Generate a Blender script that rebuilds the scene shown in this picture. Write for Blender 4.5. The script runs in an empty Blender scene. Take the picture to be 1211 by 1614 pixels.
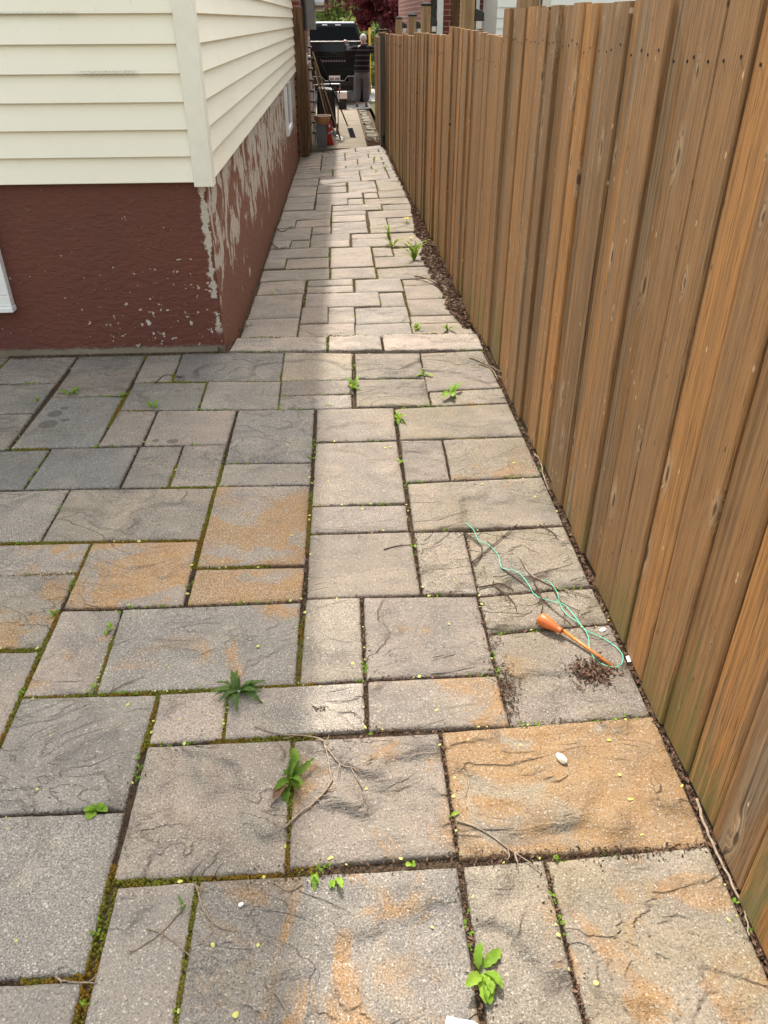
import bpy, bmesh, math, random
from mathutils import Vector, Matrix, noise
R_ = math.radians
C = bpy.context.scene.collection
SC = bpy.context.scene

# ------------------------------------------------------------------ camera, sky, sun, exposure
cam_d = bpy.data.cameras.new('camera')
cam = bpy.data.objects.new('camera', cam_d)
C.objects.link(cam)
cam_d.sensor_fit = 'VERTICAL'
cam_d.sensor_height = 24.0
cam_d.lens = 18.08
cam_d.clip_start = 0.02
cam_d.clip_end = 600
cam.matrix_world = Matrix(((0.9986, 0.0319, -0.0427, 0), (-0.0532, 0.5373, -0.8417, 0), (-0.0039, 0.8428, 0.5382, 1.6), (0, 0, 0, 1)))
SC.camera = cam

SUN_EL, SUN_AZ = 52.0, 7.5          # degrees; azimuth to the left of the alley's direction
w = bpy.data.worlds.new('World')
SC.world = w
w.use_nodes = True
wn = w.node_tree.nodes
sky = wn.new('ShaderNodeTexSky')
sky.sky_type = 'NISHITA'
sky.sun_disc = False
sky.sun_elevation = R_(SUN_EL)
sky.sun_rotation = R_(-SUN_AZ)
sky.air_density = 3.0
sky.dust_density = 5.0
sky.ozone_density = 1.6
bg = wn['Background']
bg.inputs['Strength'].default_value = 0.15
hs = wn.new('ShaderNodeHueSaturation')
hs.inputs['Saturation'].default_value = 0.45
w.node_tree.links.new(sky.outputs[0], hs.inputs['Color'])
w.node_tree.links.new(hs.outputs[0], bg.inputs['Color'])
sd = bpy.data.lights.new('sun', 'SUN')
sd.energy = 2.25
sd.angle = R_(0.9)
sd.color = (1.0, 0.95, 0.87)
sun = bpy.data.objects.new('sun', sd)
C.objects.link(sun)
sv = Vector((-math.sin(R_(SUN_AZ)) * math.cos(R_(SUN_EL)), math.cos(R_(SUN_AZ)) * math.cos(R_(SUN_EL)), math.sin(R_(SUN_EL))))
sun.rotation_euler = sv.to_track_quat('Z', 'Y').to_euler()
sun.location = sv * 30
SC.view_settings.view_transform = 'Standard'
SC.view_settings.look = 'None'
SC.view_settings.gamma = 1.0
SC.view_settings.exposure = 1.44
SC.view_settings.use_curve_mapping = False
SC.render.engine = 'CYCLES'
SC.cycles.use_denoising = True
SC.cycles.max_bounces = 8
SC.cycles.diffuse_bounces = 4

# ------------------------------------------------------------------ helpers
def link(o, parent=None):
    C.objects.link(o)
    if parent is not None:
        o.parent = parent
    return o

def tag(o, label=None, cat=None, group=None, kind=None):
    if label: o['label'] = label
    if cat: o['category'] = cat
    if group: o['group'] = group
    if kind: o['kind'] = kind
    return o

def empty(name, loc=(0, 0, 0), rz=0.0):
    o = bpy.data.objects.new(name, None)
    o.empty_display_size = 0.05
    o.location = loc
    o.rotation_euler = (0, 0, rz)
    return link(o)

class MB:
    """collects faces, then builds ONE mesh object"""
    def __init__(self): self.v = []; self.f = []
    def add(self, vs, fs):
        b = len(self.v)
        self.v += [tuple(p) for p in vs]
        self.f += [tuple(b + i for i in f) for f in fs]
        return self
    def hexa(self, p):
        return self.add(p, [(0, 3, 2, 1), (4, 5, 6, 7), (0, 1, 5, 4), (1, 2, 6, 5), (2, 3, 7, 6), (3, 0, 4, 7)])
    def box(self, x0, x1, y0, y1, z0, z1):
        return self.hexa([(x0, y0, z0), (x1, y0, z0), (x1, y1, z0), (x0, y1, z0), (x0, y0, z1), (x1, y0, z1), (x1, y1, z1), (x0, y1, z1)])
    def tube(self, pts, rad, n=6, cap=True):
        pts = [Vector(p) for p in pts]
        if not isinstance(rad, (list, tuple)): rad = [rad] * len(pts)
        b = len(self.v); up = Vector((0.31, 0.2, 0.93))
        for i, p in enumerate(pts):
            t = (pts[min(i + 1, len(pts) - 1)] - pts[max(i - 1, 0)])
            t = t.normalized() if t.length > 1e-9 else Vector((0, 0, 1))
            a = t.cross(up)
            if a.length < 0.05: a = t.cross(Vector((1, 0, 0)))
            a.normalize(); c = t.cross(a)
            for k in range(n):
                g = 2 * math.pi * k / n
                self.v.append(tuple(p + (a * math.cos(g) + c * math.sin(g)) * rad[i]))
        for i in range(len(pts) - 1):
            for k in range(n):
                k2 = (k + 1) % n
                self.f.append((b + i * n + k, b + i * n + k2, b + (i + 1) * n + k2, b + (i + 1) * n + k))
        if cap:
            self.f.append(tuple(b + k for k in range(n))[::-1])
            self.f.append(tuple(b + (len(pts) - 1) * n + k for k in range(n)))
        return self
    def lathe(self, prof, n=20, axis_pt=(0, 0, 0)):
        b = len(self.v); ax = Vector(axis_pt)
        for r, z in prof:
            for k in range(n):
                g = 2 * math.pi * k / n
                self.v.append((ax.x + r * math.cos(g), ax.y + r * math.sin(g), ax.z + z))
        for i in range(len(prof) - 1):
            for k in range(n):
                k2 = (k + 1) % n
                self.f.append((b + i * n + k, b + i * n + k2, b + (i + 1) * n + k2, b + (i + 1) * n + k))
        return self
    def build(self, name, mat, parent=None, smooth=False, bevel=0.0, seg=2):
        me = bpy.data.meshes.new(name)
        me.from_pydata(self.v, [], self.f)
        if bevel:
            bm = bmesh.new(); bm.from_mesh(me)
            bmesh.ops.recalc_face_normals(bm, faces=bm.faces)
            bmesh.ops.bevel(bm, geom=list(bm.edges), offset=bevel, segments=seg, affect='EDGES', profile=0.6)
            bm.to_mesh(me); bm.free()
        if smooth:
            me.polygons.foreach_set('use_smooth', [True] * len(me.polygons))
        me.materials.append(mat)
        me.update()
        return link(bpy.data.objects.new(name, me), parent)

def smoothpath(pts, k=4):
    pts = [Vector(p) for p in pts]
    if len(pts) < 3: return pts
    out = []
    for i in range(len(pts) - 1):
        p0 = pts[max(i - 1, 0)]; p1 = pts[i]; p2 = pts[i + 1]; p3 = pts[min(i + 2, len(pts) - 1)]
        for j in range(k):
            t = j / k
            out.append(0.5 * ((2 * p1) + (p2 - p0) * t + (2 * p0 - 5 * p1 + 4 * p2 - p3) * t * t + (3 * p1 - p0 - 3 * p2 + p3) * t ** 3))
    out.append(pts[-1])
    return out

# ------------------------------------------------------------------ node materials
class NT:
    def __init__(self, name, rough=0.8, spec=0.3):
        self.m = bpy.data.materials.new(name)
        self.m.use_nodes = True
        self.t = self.m.node_tree
        self.b = self.t.nodes['Principled BSDF']
        self.b.inputs['Roughness'].default_value = rough
        self.b.inputs['Specular IOR Level'].default_value = spec
    def put(self, sock, v):
        if hasattr(v, 'is_linked') or isinstance(v, bpy.types.NodeSocket): self.t.links.new(v, sock)
        else:
            if sock.type == 'RGBA' and len(v) == 3: v = (*v, 1)
            sock.default_value = v
    def n(self, typ, ins=None, **at):
        nd = self.t.nodes.new('ShaderNode' + typ)
        for k, v in at.items(): setattr(nd, k, v)
        for k, v in (ins or {}).items(): self.put(nd.inputs[k], v)
        return nd
    def math(self, op, a, b=0.0, c=None, clamp=False):
        nd = self.n('Math', {0: a, 1: b}, operation=op, use_clamp=clamp)
        if c is not None: self.put(nd.inputs[2], c)
        return nd.outputs[0]
    def vmul(self, v, s): return self.n('VectorMath', {0: v, 1: s}, operation='MULTIPLY').outputs[0]
    def vadd(self, v, s): return self.n('VectorMath', {0: v, 1: s}, operation='ADD').outputs[0]
    def noise(self, vec, scale, detail=3.0, rough=0.55, dist=0.0, col=False):
        nd = self.n('TexNoise', {'Vector': vec, 'Scale': scale, 'Detail': detail, 'Roughness': rough, 'Distortion': dist})
        return nd.outputs['Color' if col else 'Fac']
    def step(self, v, lo, hi, a=0.0, b=1.0):
        nd = self.n('MapRange', {'Value': v, 'From Min': lo, 'From Max': hi, 'To Min': a, 'To Max': b}, interpolation_type='SMOOTHSTEP')
        return nd.outputs[0]
    def lin(self, v, lo, hi, a=0.0, b=1.0):
        return self.n('MapRange', {'Value': v, 'From Min': lo, 'From Max': hi, 'To Min': a, 'To Max': b}).outputs[0]
    def mix(self, f, a, b, mode='MIX'):
        nd = self.n('Mix', data_type='RGBA', blend_type=mode)
        self.put(nd.inputs[0], f); self.put(nd.inputs[6], a); self.put(nd.inputs[7], b)
        return nd.outputs[2]
    def ramp(self, v, stops):
        nd = self.n('ValToRGB', {0: v}); cr = nd.color_ramp
        while len(cr.elements) < len(stops): cr.elements.new(0.5)
        for e, (p, c) in zip(cr.elements, stops): e.position = p; e.color = (*c, 1)
        return nd.outputs[0]
    def pos(self): return self.n('NewGeometry').outputs['Position']
    def xyz(self, v):
        s = self.n('SeparateXYZ', {0: v}); return s.outputs[0], s.outputs[1], s.outputs[2]
    def rnd(self): return self.n('ObjectInfo').outputs['Random']
    def att(self, name): return self.n('Attribute', attribute_type='OBJECT', attribute_name=name).outputs['Fac']
    def bump(self, h, dist, strength=1.0, prev=None):
        ins = {'Height': h, 'Distance': dist, 'Strength': strength}
        if prev is not None: ins['Normal'] = prev
        return self.n('Bump', ins).outputs[0]
    def out(self, col=None, normal=None, rough=None):
        if col is not None: self.put(self.b.inputs['Base Color'], col)
        if normal is not None: self.put(self.b.inputs['Normal'], normal)
        if rough is not None: self.put(self.b.inputs['Roughness'], rough)
        return self.m

def plain(name, col, rough=0.6, spec=0.4, metal=0.0, var=0.12, scale=30.0):
    t = NT(name, rough, spec)
    t.b.inputs['Metallic'].default_value = metal
    f = t.noise(t.pos(), scale, 4.0, 0.6)
    k = t.lin(f, 0.25, 0.75, 1.0 - var, 1.0 + var)
    c = t.n('VectorMath', {0: col, 'Scale': k}, operation='SCALE').outputs[0]
    return t.out(c, t.bump(f, 0.002, 0.15))

def mat_paver():
    t = NT('concrete_paver', 0.86, 0.25)
    p = t.vadd(t.pos(), t.n('CombineXYZ', {0: t.math('MULTIPLY', t.att('seed'), 7.3), 1: t.math('MULTIPLY', t.att('seed'), 3.1), 2: t.att('seed')}).outputs[0])
    base = t.ramp(t.att('tone'), [(0.0, (0.192, 0.180, 0.170)), (0.3, (0.245, 0.216, 0.186)), (0.6, (0.305, 0.240, 0.196)), (0.8, (0.305, 0.246, 0.180)), (1.0, (0.315, 0.250, 0.165))])
    big = t.noise(p, 3.2, 4.0, 0.6, 0.6)
    base = t.mix(t.lin(big, 0.34, 0.66, 0.0, 0.75), base, (0.150, 0.135, 0.122))
    base = t.mix(t.step(t.noise(p, 5.0, 3.0, 0.5, 0.4), 0.52, 0.66, 0.0, 0.45), base, (0.31, 0.265, 0.215))
    # rusty iron stains with their own outlines
    sn = t.noise(p, 3.6, 4.0, 0.62, 1.1)
    sf = t.step(t.math('ADD', sn, t.lin(t.att('stain'), 0.0, 1.5, -0.32, 0.27)), 0.48, 0.60)
    rust = t.mix(t.noise(p, 11.0, 3.0), (0.275, 0.138, 0.046), (0.375, 0.215, 0.082))
    base = t.mix(t.math('MULTIPLY', sf, t.lin(t.noise(p, 14.0, 3.0, 0.6), 0.3, 0.7, 0.55, 0.92)), base, rust)
    # algae film beside the fence
    al = t.math('MULTIPLY', t.step(t.noise(p, 4.0, 4.0, 0.65), 0.42, 0.62), t.att('algae'))
    base = t.mix(t.math('MULTIPLY', al, 0.5), base, (0.245, 0.200, 0.118))
    # exposed aggregate
    g1 = t.noise(p, 255.0, 2.0, 0.65); g2 = t.noise(p, 105.0, 2.5, 0.6); g3 = t.n('TexVoronoi', {'Vector': p, 'Scale': 300.0}).outputs['Color']
    gv = t.xyz(g3)[0]; gs = t.lin(t.math('FRACT', t.math('MULTIPLY', t.att('seed'), 1.7)), 0.0, 1.0, 0.45, 1.1)
    base = t.mix(t.math('MULTIPLY', t.step(g1, 0.50, 0.70, 0.0, 0.60), gs), base, (0.52, 0.46, 0.38))
    base = t.mix(t.step(g2, 0.56, 0.70, 0.0, 0.38), base, (0.40, 0.34, 0.27))
    base = t.mix(t.math('MULTIPLY', t.step(g1, 0.48, 0.32, 0.0, 0.85), gs), base, (0.085, 0.074, 0.064))
    base = t.mix(t.step(gv, 0.93, 1.0, 0.0, 0.5), base, (0.60, 0.55, 0.47))
    base = t.mix(t.step(gv, 0.10, 0.0, 0.0, 0.6), base, (0.06, 0.052, 0.047))
    # a few dark drip stains near the foundation
    wx, wy, wz = t.xyz(t.pos())
    for sx, sy, ra, rb in ((-1.412, 3.471, 0.035, 0.039), (-1.408, 3.357, 0.044, 0.046), (-1.342, 3.400, 0.025, 0.017), (-1.383, 3.535, 0.021, 0.019), (-0.793, 3.151, 0.028, 0.021), (-0.871, 3.163, 0.017, 0.016)):
        dx = t.math('DIVIDE', t.math('SUBTRACT', wx, sx), ra); dy = t.math('DIVIDE', t.math('SUBTRACT', wy, sy), rb)
        rr = t.math('ADD', t.math('ADD', t.math('MULTIPLY', dx, dx), t.math('MULTIPLY', dy, dy)), t.math('MULTIPLY', t.math('SUBTRACT', g2, 0.5), 0.9))
        base = t.mix(t.step(rr, 1.15, 0.75, 0.0, 0.6), base, (0.075, 0.062, 0.052))
    # riven ledges: terraces of a distorted noise
    ln = t.noise(t.vmul(p, (1.0, 1.6, 1.0)), 2.4, 4.0, 0.55, 0.9)
    st = t.math('MULTIPLY', ln, 8.0); fr = t.math('FRACT', st)
    terr = t.math('ADD', t.math('FLOOR', st), t.step(fr, 0.78, 1.0))
    keep = t.math('MULTIPLY', t.step(t.noise(p, 3.1, 2.0), 0.43, 0.56), t.att('cleft'))
    lip = t.math('MULTIPLY', t.math('MULTIPLY', t.step(fr, 0.72, 0.93), t.step(fr, 1.0, 0.95)), keep)
    base = t.mix(t.math('MULTIPLY', lip, 0.20), base, (0.085, 0.07, 0.058))  # ledge shade painted into the colour along each lip
    swirl = t.noise(t.vmul(p, (1.0, 2.6, 1.0)), 4.5, 5.0, 0.62, 0.8)
    base = t.mix(t.step(swirl, 0.56, 0.72, 0.0, 0.20), base, (0.115, 0.10, 0.088))
    nb = t.bump(t.math('MULTIPLY', terr, keep), 0.0075, 0.9)
    nb = t.bump(swirl, 0.016, t.math('MULTIPLY', t.att('cleft'), 0.6), nb)
    nb = t.bump(t.noise(p, 26.0, 4.0, 0.6), 0.006, 0.5, nb)
    nb = t.bump(g2, 0.0036, 0.7, nb)
    nb = t.bump(g1, 0.0020, 0.85, nb)
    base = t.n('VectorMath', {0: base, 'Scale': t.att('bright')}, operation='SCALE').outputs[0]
    return t.out(base, nb)

def mat_soil(name='joint_soil', dark=(0.040, 0.027, 0.018), light=(0.13, 0.088, 0.055)):
    t = NT(name, 0.95, 0.1); p = t.pos()
    n = t.noise(p, 160.0, 4.0, 0.7)
    c = t.mix(t.step(n, 0.35, 0.7), dark, light)
    return t.out(c, t.bump(n, 0.006, 0.9))

def mat_moss():
    t = NT('moss', 0.95, 0.1); p = t.pos()
    a = t.noise(p, 7.0, 3.0, 0.6)
    c = t.mix(t.step(a, 0.40, 0.60), (0.19, 0.105, 0.016), (0.145, 0.145, 0.02))
    c = t.mix(t.step(t.noise(p, 240.0, 2.0), 0.4, 0.7), c, (0.045, 0.04, 0.01))
    return t.out(c)

def mat_fence():
    t = NT('weathered_fence_wood', 0.72, 0.3)
    rnd = t.rnd(); pw = t.pos(); x, y, z = t.xyz(pw)
    off = t.n('CombineXYZ', {0: t.math('MULTIPLY', rnd, 31.0), 1: t.math('MULTIPLY', rnd, 17.0), 2: t.math('MULTIPLY', rnd, 53.0)}).outputs[0]
    p = t.vadd(pw, off)
    # knots
    px, py, pz = t.xyz(p)
    kp = t.n('CombineXYZ', {0: t.math('MULTIPLY', py, 9.0), 1: t.math('MULTIPLY', pz, 3.0), 2: 0.0}).outputs[0]
    kv = t.n('TexVoronoi', {'Vector': kp, 'Scale': 1.0, 'Randomness': 1.0}, voronoi_dimensions='2D')
    kd = t.math('ADD', kv.outputs['Distance'], t.math('MULTIPLY', t.math('SUBTRACT', t.noise(t.vmul(p, (0.0, 70.0, 24.0)), 1.0, 2.0), 0.5), 0.07))
    kr = t.xyz(kv.outputs['Color'])[0]
    has = t.step(kr, 0.60, 0.64)
    ks = t.lin(t.xyz(kv.outputs['Color'])[1], 0.0, 1.0, 0.02, 0.105)
    knot = t.math('MULTIPLY', t.step(t.math('DIVIDE', kd, ks), 1.0, 0.55), has)
    halo = t.math('MULTIPLY', t.step(t.math('DIVIDE', kd, ks), 3.4, 0.9), has)
    # grain bends round the knots
    warp = t.n('CombineXYZ', {0: 0.0, 1: t.math('MULTIPLY', halo, 0.020), 2: 0.0}).outputs[0]
    pg = t.vadd(p, warp)
    gr = t.noise(t.vmul(pg, (85.0, 85.0, 0.7)), 1.0, 4.0, 0.62, 0.25)
    fine = t.noise(t.vmul(pg, (270.0, 270.0, 7.0)), 1.0, 4.0, 0.70)
    pat = t.noise(t.vmul(p, (14.0, 14.0, 1.5)), 1.0, 5.0, 0.66, 0.5)
    warm = t.ramp(t.math('FRACT', t.math('MULTIPLY', rnd, 7.77)), [(0.0, (0.25, 0.138, 0.062)), (0.35, (0.33, 0.170, 0.068)), (0.7, (0.39, 0.190, 0.066)), (1.0, (0.47, 0.212, 0.062))])
    col = t.mix(t.step(gr, 0.34, 0.60), t.mix(0.42, warm, (0.12, 0.064, 0.030)), warm)
    gsel = t.step(t.math('FRACT', t.math('MULTIPLY', rnd, 3.33)), 0.50, 0.85, 0.22, 0.85)
    grey = t.math('MULTIPLY', t.step(pat, 0.42, 0.62), gsel)
    col = t.mix(grey, col, t.mix(t.step(gr, 0.36, 0.62), (0.130, 0.095, 0.064), (0.29, 0.212, 0.140)))
    col = t.mix(t.step(fine, 0.49, 0.36, 0.0, 0.7), col, (0.080, 0.045, 0.024))
    col = t.mix(t.step(fine, 0.60, 0.74, 0.0, 0.35), col, (0.60, 0.41, 0.22))
    crack = t.math('MULTIPLY', t.step(t.noise(t.vmul(pg, (75.0, 75.0, 0.5)), 1.0, 2.0, 0.5, 0.1), 0.31, 0.285), 0.9)
    col = t.mix(crack, col, (0.035, 0.022, 0.014))
    col = t.mix(t.math('MULTIPLY', halo, 0.50), col, t.mix(t.step(fine, 0.40, 0.58), (0.20, 0.13, 0.08), (0.50, 0.37, 0.23)))
    col = t.mix(t.math('MULTIPLY', knot, 0.85), col, (0.060, 0.032, 0.018))
    pin = t.n('TexVoronoi', {'Vector': t.n('CombineXYZ', {0: t.math('MULTIPLY', py, 22.0), 1: t.math('MULTIPLY', pz, 9.0), 2: 0.0}).outputs[0], 'Scale': 1.0}, voronoi_dimensions='2D')
    pk = t.math('MULTIPLY', t.step(pin.outputs['Distance'], 0.085, 0.04), t.step(t.xyz(pin.outputs['Color'])[2], 0.80, 0.82))
    col = t.mix(t.math('MULTIPLY', pk, 0.8), col, t.mix(t.step(t.xyz(pin.outputs['Color'])[0], 0.45, 0.55), (0.05, 0.03, 0.018), (0.62, 0.47, 0.30)))
    # algae creeping up from the ground
    top = t.lin(t.math('FRACT', t.math('MULTIPLY', rnd, 11.1)), 0.0, 1.0, -0.22, 0.36)
    gm = t.math('MULTIPLY', t.step(t.math('SUBTRACT', t.math('ADD', z, t.math('MULTIPLY', t.math('SUBTRACT', gr, 0.5), 0.9)), top), 0.12, -0.12), t.step(pat, 0.38, 0.55))
    col = t.mix(t.math('MULTIPLY', gm, 0.55), col, (0.12, 0.13, 0.03))
    nb = t.bump(gr, 0.004, 0.7)
    nb = t.bump(fine, 0.0024, 0.8, nb)
    nb = t.bump(t.math('ADD', knot, crack), 0.004, -0.8, nb)
    nb = t.bump(t.math('MULTIPLY', halo, t.noise(t.vmul(p, (60.0, 60.0, 22.0)), 1.0, 3.0)), 0.005, 0.7, nb)
    return t.out(col, nb)

def mat_wood(name, a, b, sc=(40, 40, 1.6), rough=0.75):
    t = NT(name, rough, 0.3)
    p = t.vadd(t.pos(), t.n('CombineXYZ', {0: t.math('MULTIPLY', t.rnd(), 19.0), 1: t.rnd(), 2: t.math('MULTIPLY', t.rnd(), 9.0)}).outputs[0])
    g = t.noise(t.vmul(p, sc), 1.0, 5.0, 0.6, 0.6)
    return t.out(t.mix(t.step(g, 0.3, 0.7), a, b), t.bump(g, 0.003, 0.5))

def mat_siding():
    t = NT('cream_vinyl_siding', 0.42, 0.4); p = t.pos(); x, y, z = t.xyz(p)
    n = t.noise(p, 2.0, 4.0, 0.6)
    c = t.mix(t.step(n, 0.35, 0.7), (0.83, 0.79, 0.665), (0.86, 0.82, 0.70))
    c = t.mix(t.step(t.noise(p, 38.0, 3.0), 0.66, 0.72, 0.0, 0.12), c, (0.40, 0.36, 0.28))
    c = t.mix(t.step(t.noise(t.vmul(p, (1.0, 1.0, 0.6)), 60.0, 2.0), 0.78, 0.795, 0.0, 0.65), c, (0.16, 0.13, 0.10))
    # mildew smears just under two laps
    def smear(x0, x1, zt):
        m = t.math('MULTIPLY', t.step(x, x0, x0 + 0.12), t.step(x, x1, x1 - 0.05))
        m = t.math('MULTIPLY', m, t.math('MULTIPLY', t.math('MULTIPLY', t.step(z, zt - 0.040, zt + 0.002), t.step(z, zt + 0.006, zt + 0.002)), t.step(y, 4.30, 4.28)))
        return t.math('MULTIPLY', m, t.step(t.noise(t.vmul(p, (1.0, 1.0, 2.5)), 120.0, 5.0, 0.8), 0.30, 0.75))
    c = t.mix(t.math('MULTIPLY', smear(-1.27, -0.92, 1.397), 0.8), c, (0.13, 0.125, 0.09))
    c = t.mix(t.math('MULTIPLY', smear(-1.75, -1.15, 1.632), 0.55), c, (0.17, 0.16, 0.11))
    g = t.noise(t.vmul(p, (3.0, 3.0, 60.0)), 1.0, 3.0)
    return t.out(c, t.bump(t.noise(p, 3.0, 2.0), 0.01, 0.25, t.bump(g, 0.0008, 0.3)))

def mat_stucco():
    t = NT('brown_painted_concrete', 0.7, 0.3); p = t.pos(); x, y, z = t.xyz(p)
    nx = t.xyz(t.n('NewGeometry').outputs['Normal'])[0]
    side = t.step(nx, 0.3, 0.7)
    base = t.mix(side, (0.145, 0.051, 0.036), (0.205, 0.082, 0.050))  # brighter light on the alley side put into its lighter, oranger brown
    big = t.noise(p, 3.0, 4.0, 0.6)
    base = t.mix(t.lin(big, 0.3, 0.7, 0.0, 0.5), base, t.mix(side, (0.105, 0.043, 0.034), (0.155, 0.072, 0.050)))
    stroke = t.noise(t.vmul(p, (9.0, 9.0, 90.0)), 1.0, 4.0, 0.6, 0.6)
    lumps = t.noise(t.vmul(p, (18.0, 18.0, 34.0)), 1.0, 4.0, 0.6, 0.4)
    # front: small flakes, thicker low down near the corner
    reg = t.math('MULTIPLY', t.step(x, -1.65, -1.0), t.step(z, 0.62, 0.25))
    fl = t.math('ADD', t.noise(p, 34.0, 3.0, 0.55, 0.3), t.math('MULTIPLY', reg, 0.075))
    flake = t.step(fl, 0.715, 0.735)
    edge = t.step(t.math('ADD', t.math('ABSOLUTE', t.math('ADD', x, 0.715)), t.math('MULTIPLY', t.math('SUBTRACT', t.noise(p, 22.0, 4.0, 0.7), 0.5), 0.105)), 0.017, 0.009)
    edge = t.math('MULTIPLY', edge, t.math('MULTIPLY', t.step(z, 0.08, 0.14), t.step(t.noise(t.vmul(p, (0.0, 0.0, 1.0)), 5.5, 2.0), 0.40, 0.47)))
    front = t.math('MAXIMUM', flake, edge)
    # alley side: peeling in long vertical tongues
    ton = t.noise(t.vmul(p, (1.0, 5.4, 4.6)), 1.0, 5.0, 0.64, 0.6)
    low = t.lin(z, -0.05, 0.50, -0.13, 0.085)
    far = t.lin(y, 4.3, 9.0, -0.015, 0.05)
    fr2 = t.noise(t.vmul(p, (1.0, 32.0, 11.0)), 1.0, 4.0, 0.72)
    ton = t.math('ADD', t.math('ADD', ton, low), t.math('ADD', far, t.math('MULTIPLY', t.math('SUBTRACT', fr2, 0.5), 0.34)))
    tong = t.step(ton, 0.582, 0.60)
    chips = t.step(t.noise(t.vmul(p, (1.0, 30.0, 16.0)), 1.0, 3.0, 0.6), 0.70, 0.72)
    peel = t.mix(side, t.n('CombineXYZ', {0: front, 1: front, 2: front}).outputs[0], t.n('CombineXYZ', {0: t.math('MAXIMUM', tong, chips)}).outputs[0])
    pf = t.xyz(peel)[0]
    under = t.mix(t.noise(p, 60.0, 3.0), (0.36, 0.32, 0.27), (0.58, 0.53, 0.46))
    col = t.mix(pf, base, under)
    # dusty splash zone of bare concrete along the foot
    foot = t.step(t.math('ADD', z, t.math('MULTIPLY', t.math('SUBTRACT', t.noise(p, 16.0, 4.0, 0.7), 0.5), 0.07)), 0.040, 0.018)
    foot = t.math('MULTIPLY', foot, t.math('SUBTRACT', 1.0, side))
    col = t.mix(foot, col, t.mix(t.noise(p, 130.0, 3.0), (0.09, 0.08, 0.06), (0.26, 0.235, 0.19)))
    nb = t.bump(lumps, 0.014, 0.7)
    nb = t.bump(stroke, 0.004, 0.5, nb)
    nb = t.bump(pf, 0.005, -1.0, nb)
    nb = t.bump(t.noise(p, 150.0, 3.0, 0.7), 0.003, t.math('ADD', t.math('MULTIPLY', foot, 0.8), 0.12), nb)
    return t.out(col, nb)

def mat_brick():
    t = NT('red_brick', 0.85, 0.2); x, y, z = t.xyz(t.pos())
    nx = t.math('ABSOLUTE', t.xyz(t.n('NewGeometry').outputs['Normal'])[0])
    u = t.math('ADD', t.math('MULTIPLY', y, nx), t.math('MULTIPLY', x, t.math('SUBTRACT', 1.0, nx)))
    v = t.n('CombineXYZ', {0: u, 1: z, 2: 0.0}).outputs[0]
    b = t.n('TexBrick', {'Vector': v, 'Color1': (0.24, 0.062, 0.045), 'Color2': (0.16, 0.045, 0.036), 'Mortar': (0.34, 0.30, 0.26), 'Scale': 1.0, 'Mortar Size': 0.006, 'Mortar Smooth': 0.1, 'Brick Width': 0.215, 'Row Height': 0.075})
    return t.out(b.outputs[0], t.bump(b.outputs[1], 0.008, -0.8))

def mat_leaf(name, a, b, trans=0.35, rough=0.5):
    t = NT(name, 0.62, 0.18); p = t.pos()
    n = t.noise(p, 90.0, 3.0)
    r = t.rnd()
    c = t.mix(t.step(t.math('ADD', n, t.math('MULTIPLY', t.math('SUBTRACT', r, 0.5), 0.4)), 0.3, 0.7), a, b)
    t.put(t.b.inputs['Base Color'], c)
    tr = t.n('BsdfTranslucent', {'Color': t.mix(0.5, c, (0.35, 0.42, 0.03))})
    mx = t.n('MixShader', {0: trans, 1: t.b.outputs[0], 2: tr.outputs[0]})
    t.t.links.new(mx.outputs[0], t.t.nodes['Material Output'].inputs[0])
    return t.m

def mat_foliage(name, stops, trans=0.3):
    t = NT(name, 0.6, 0.25)
    c = t.ramp(t.noise(t.pos(), 2.2, 3.0, 0.7), stops)
    t.put(t.b.inputs['Base Color'], c)
    tr = t.n('BsdfTranslucent', {'Color': c})
    mx = t.n('MixShader', {0: trans, 1: t.b.outputs[0], 2: tr.outputs[0]})
    t.t.links.new(mx.outputs[0], t.t.nodes['Material Output'].inputs[0])
    return t.m

def mat_glass(name):
    t = NT(name, 0.05, 0.07)
    return t.out((0.004, 0.005, 0.006))

def mat_concrete(name, a, b, sc=90.0):
    t = NT(name, 0.88, 0.2); p = t.pos()
    c = t.mix(t.lin(t.noise(p, 2.5, 4.0, 0.6), 0.3, 0.7), a, b)
    g = t.noise(p, sc, 3.0, 0.65)
    c = t.mix(t.step(g, 0.5, 0.3, 0.0, 0.5), c, (0.13, 0.115, 0.095))
    return t.out(c, t.bump(g, 0.004, 0.5))

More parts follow.
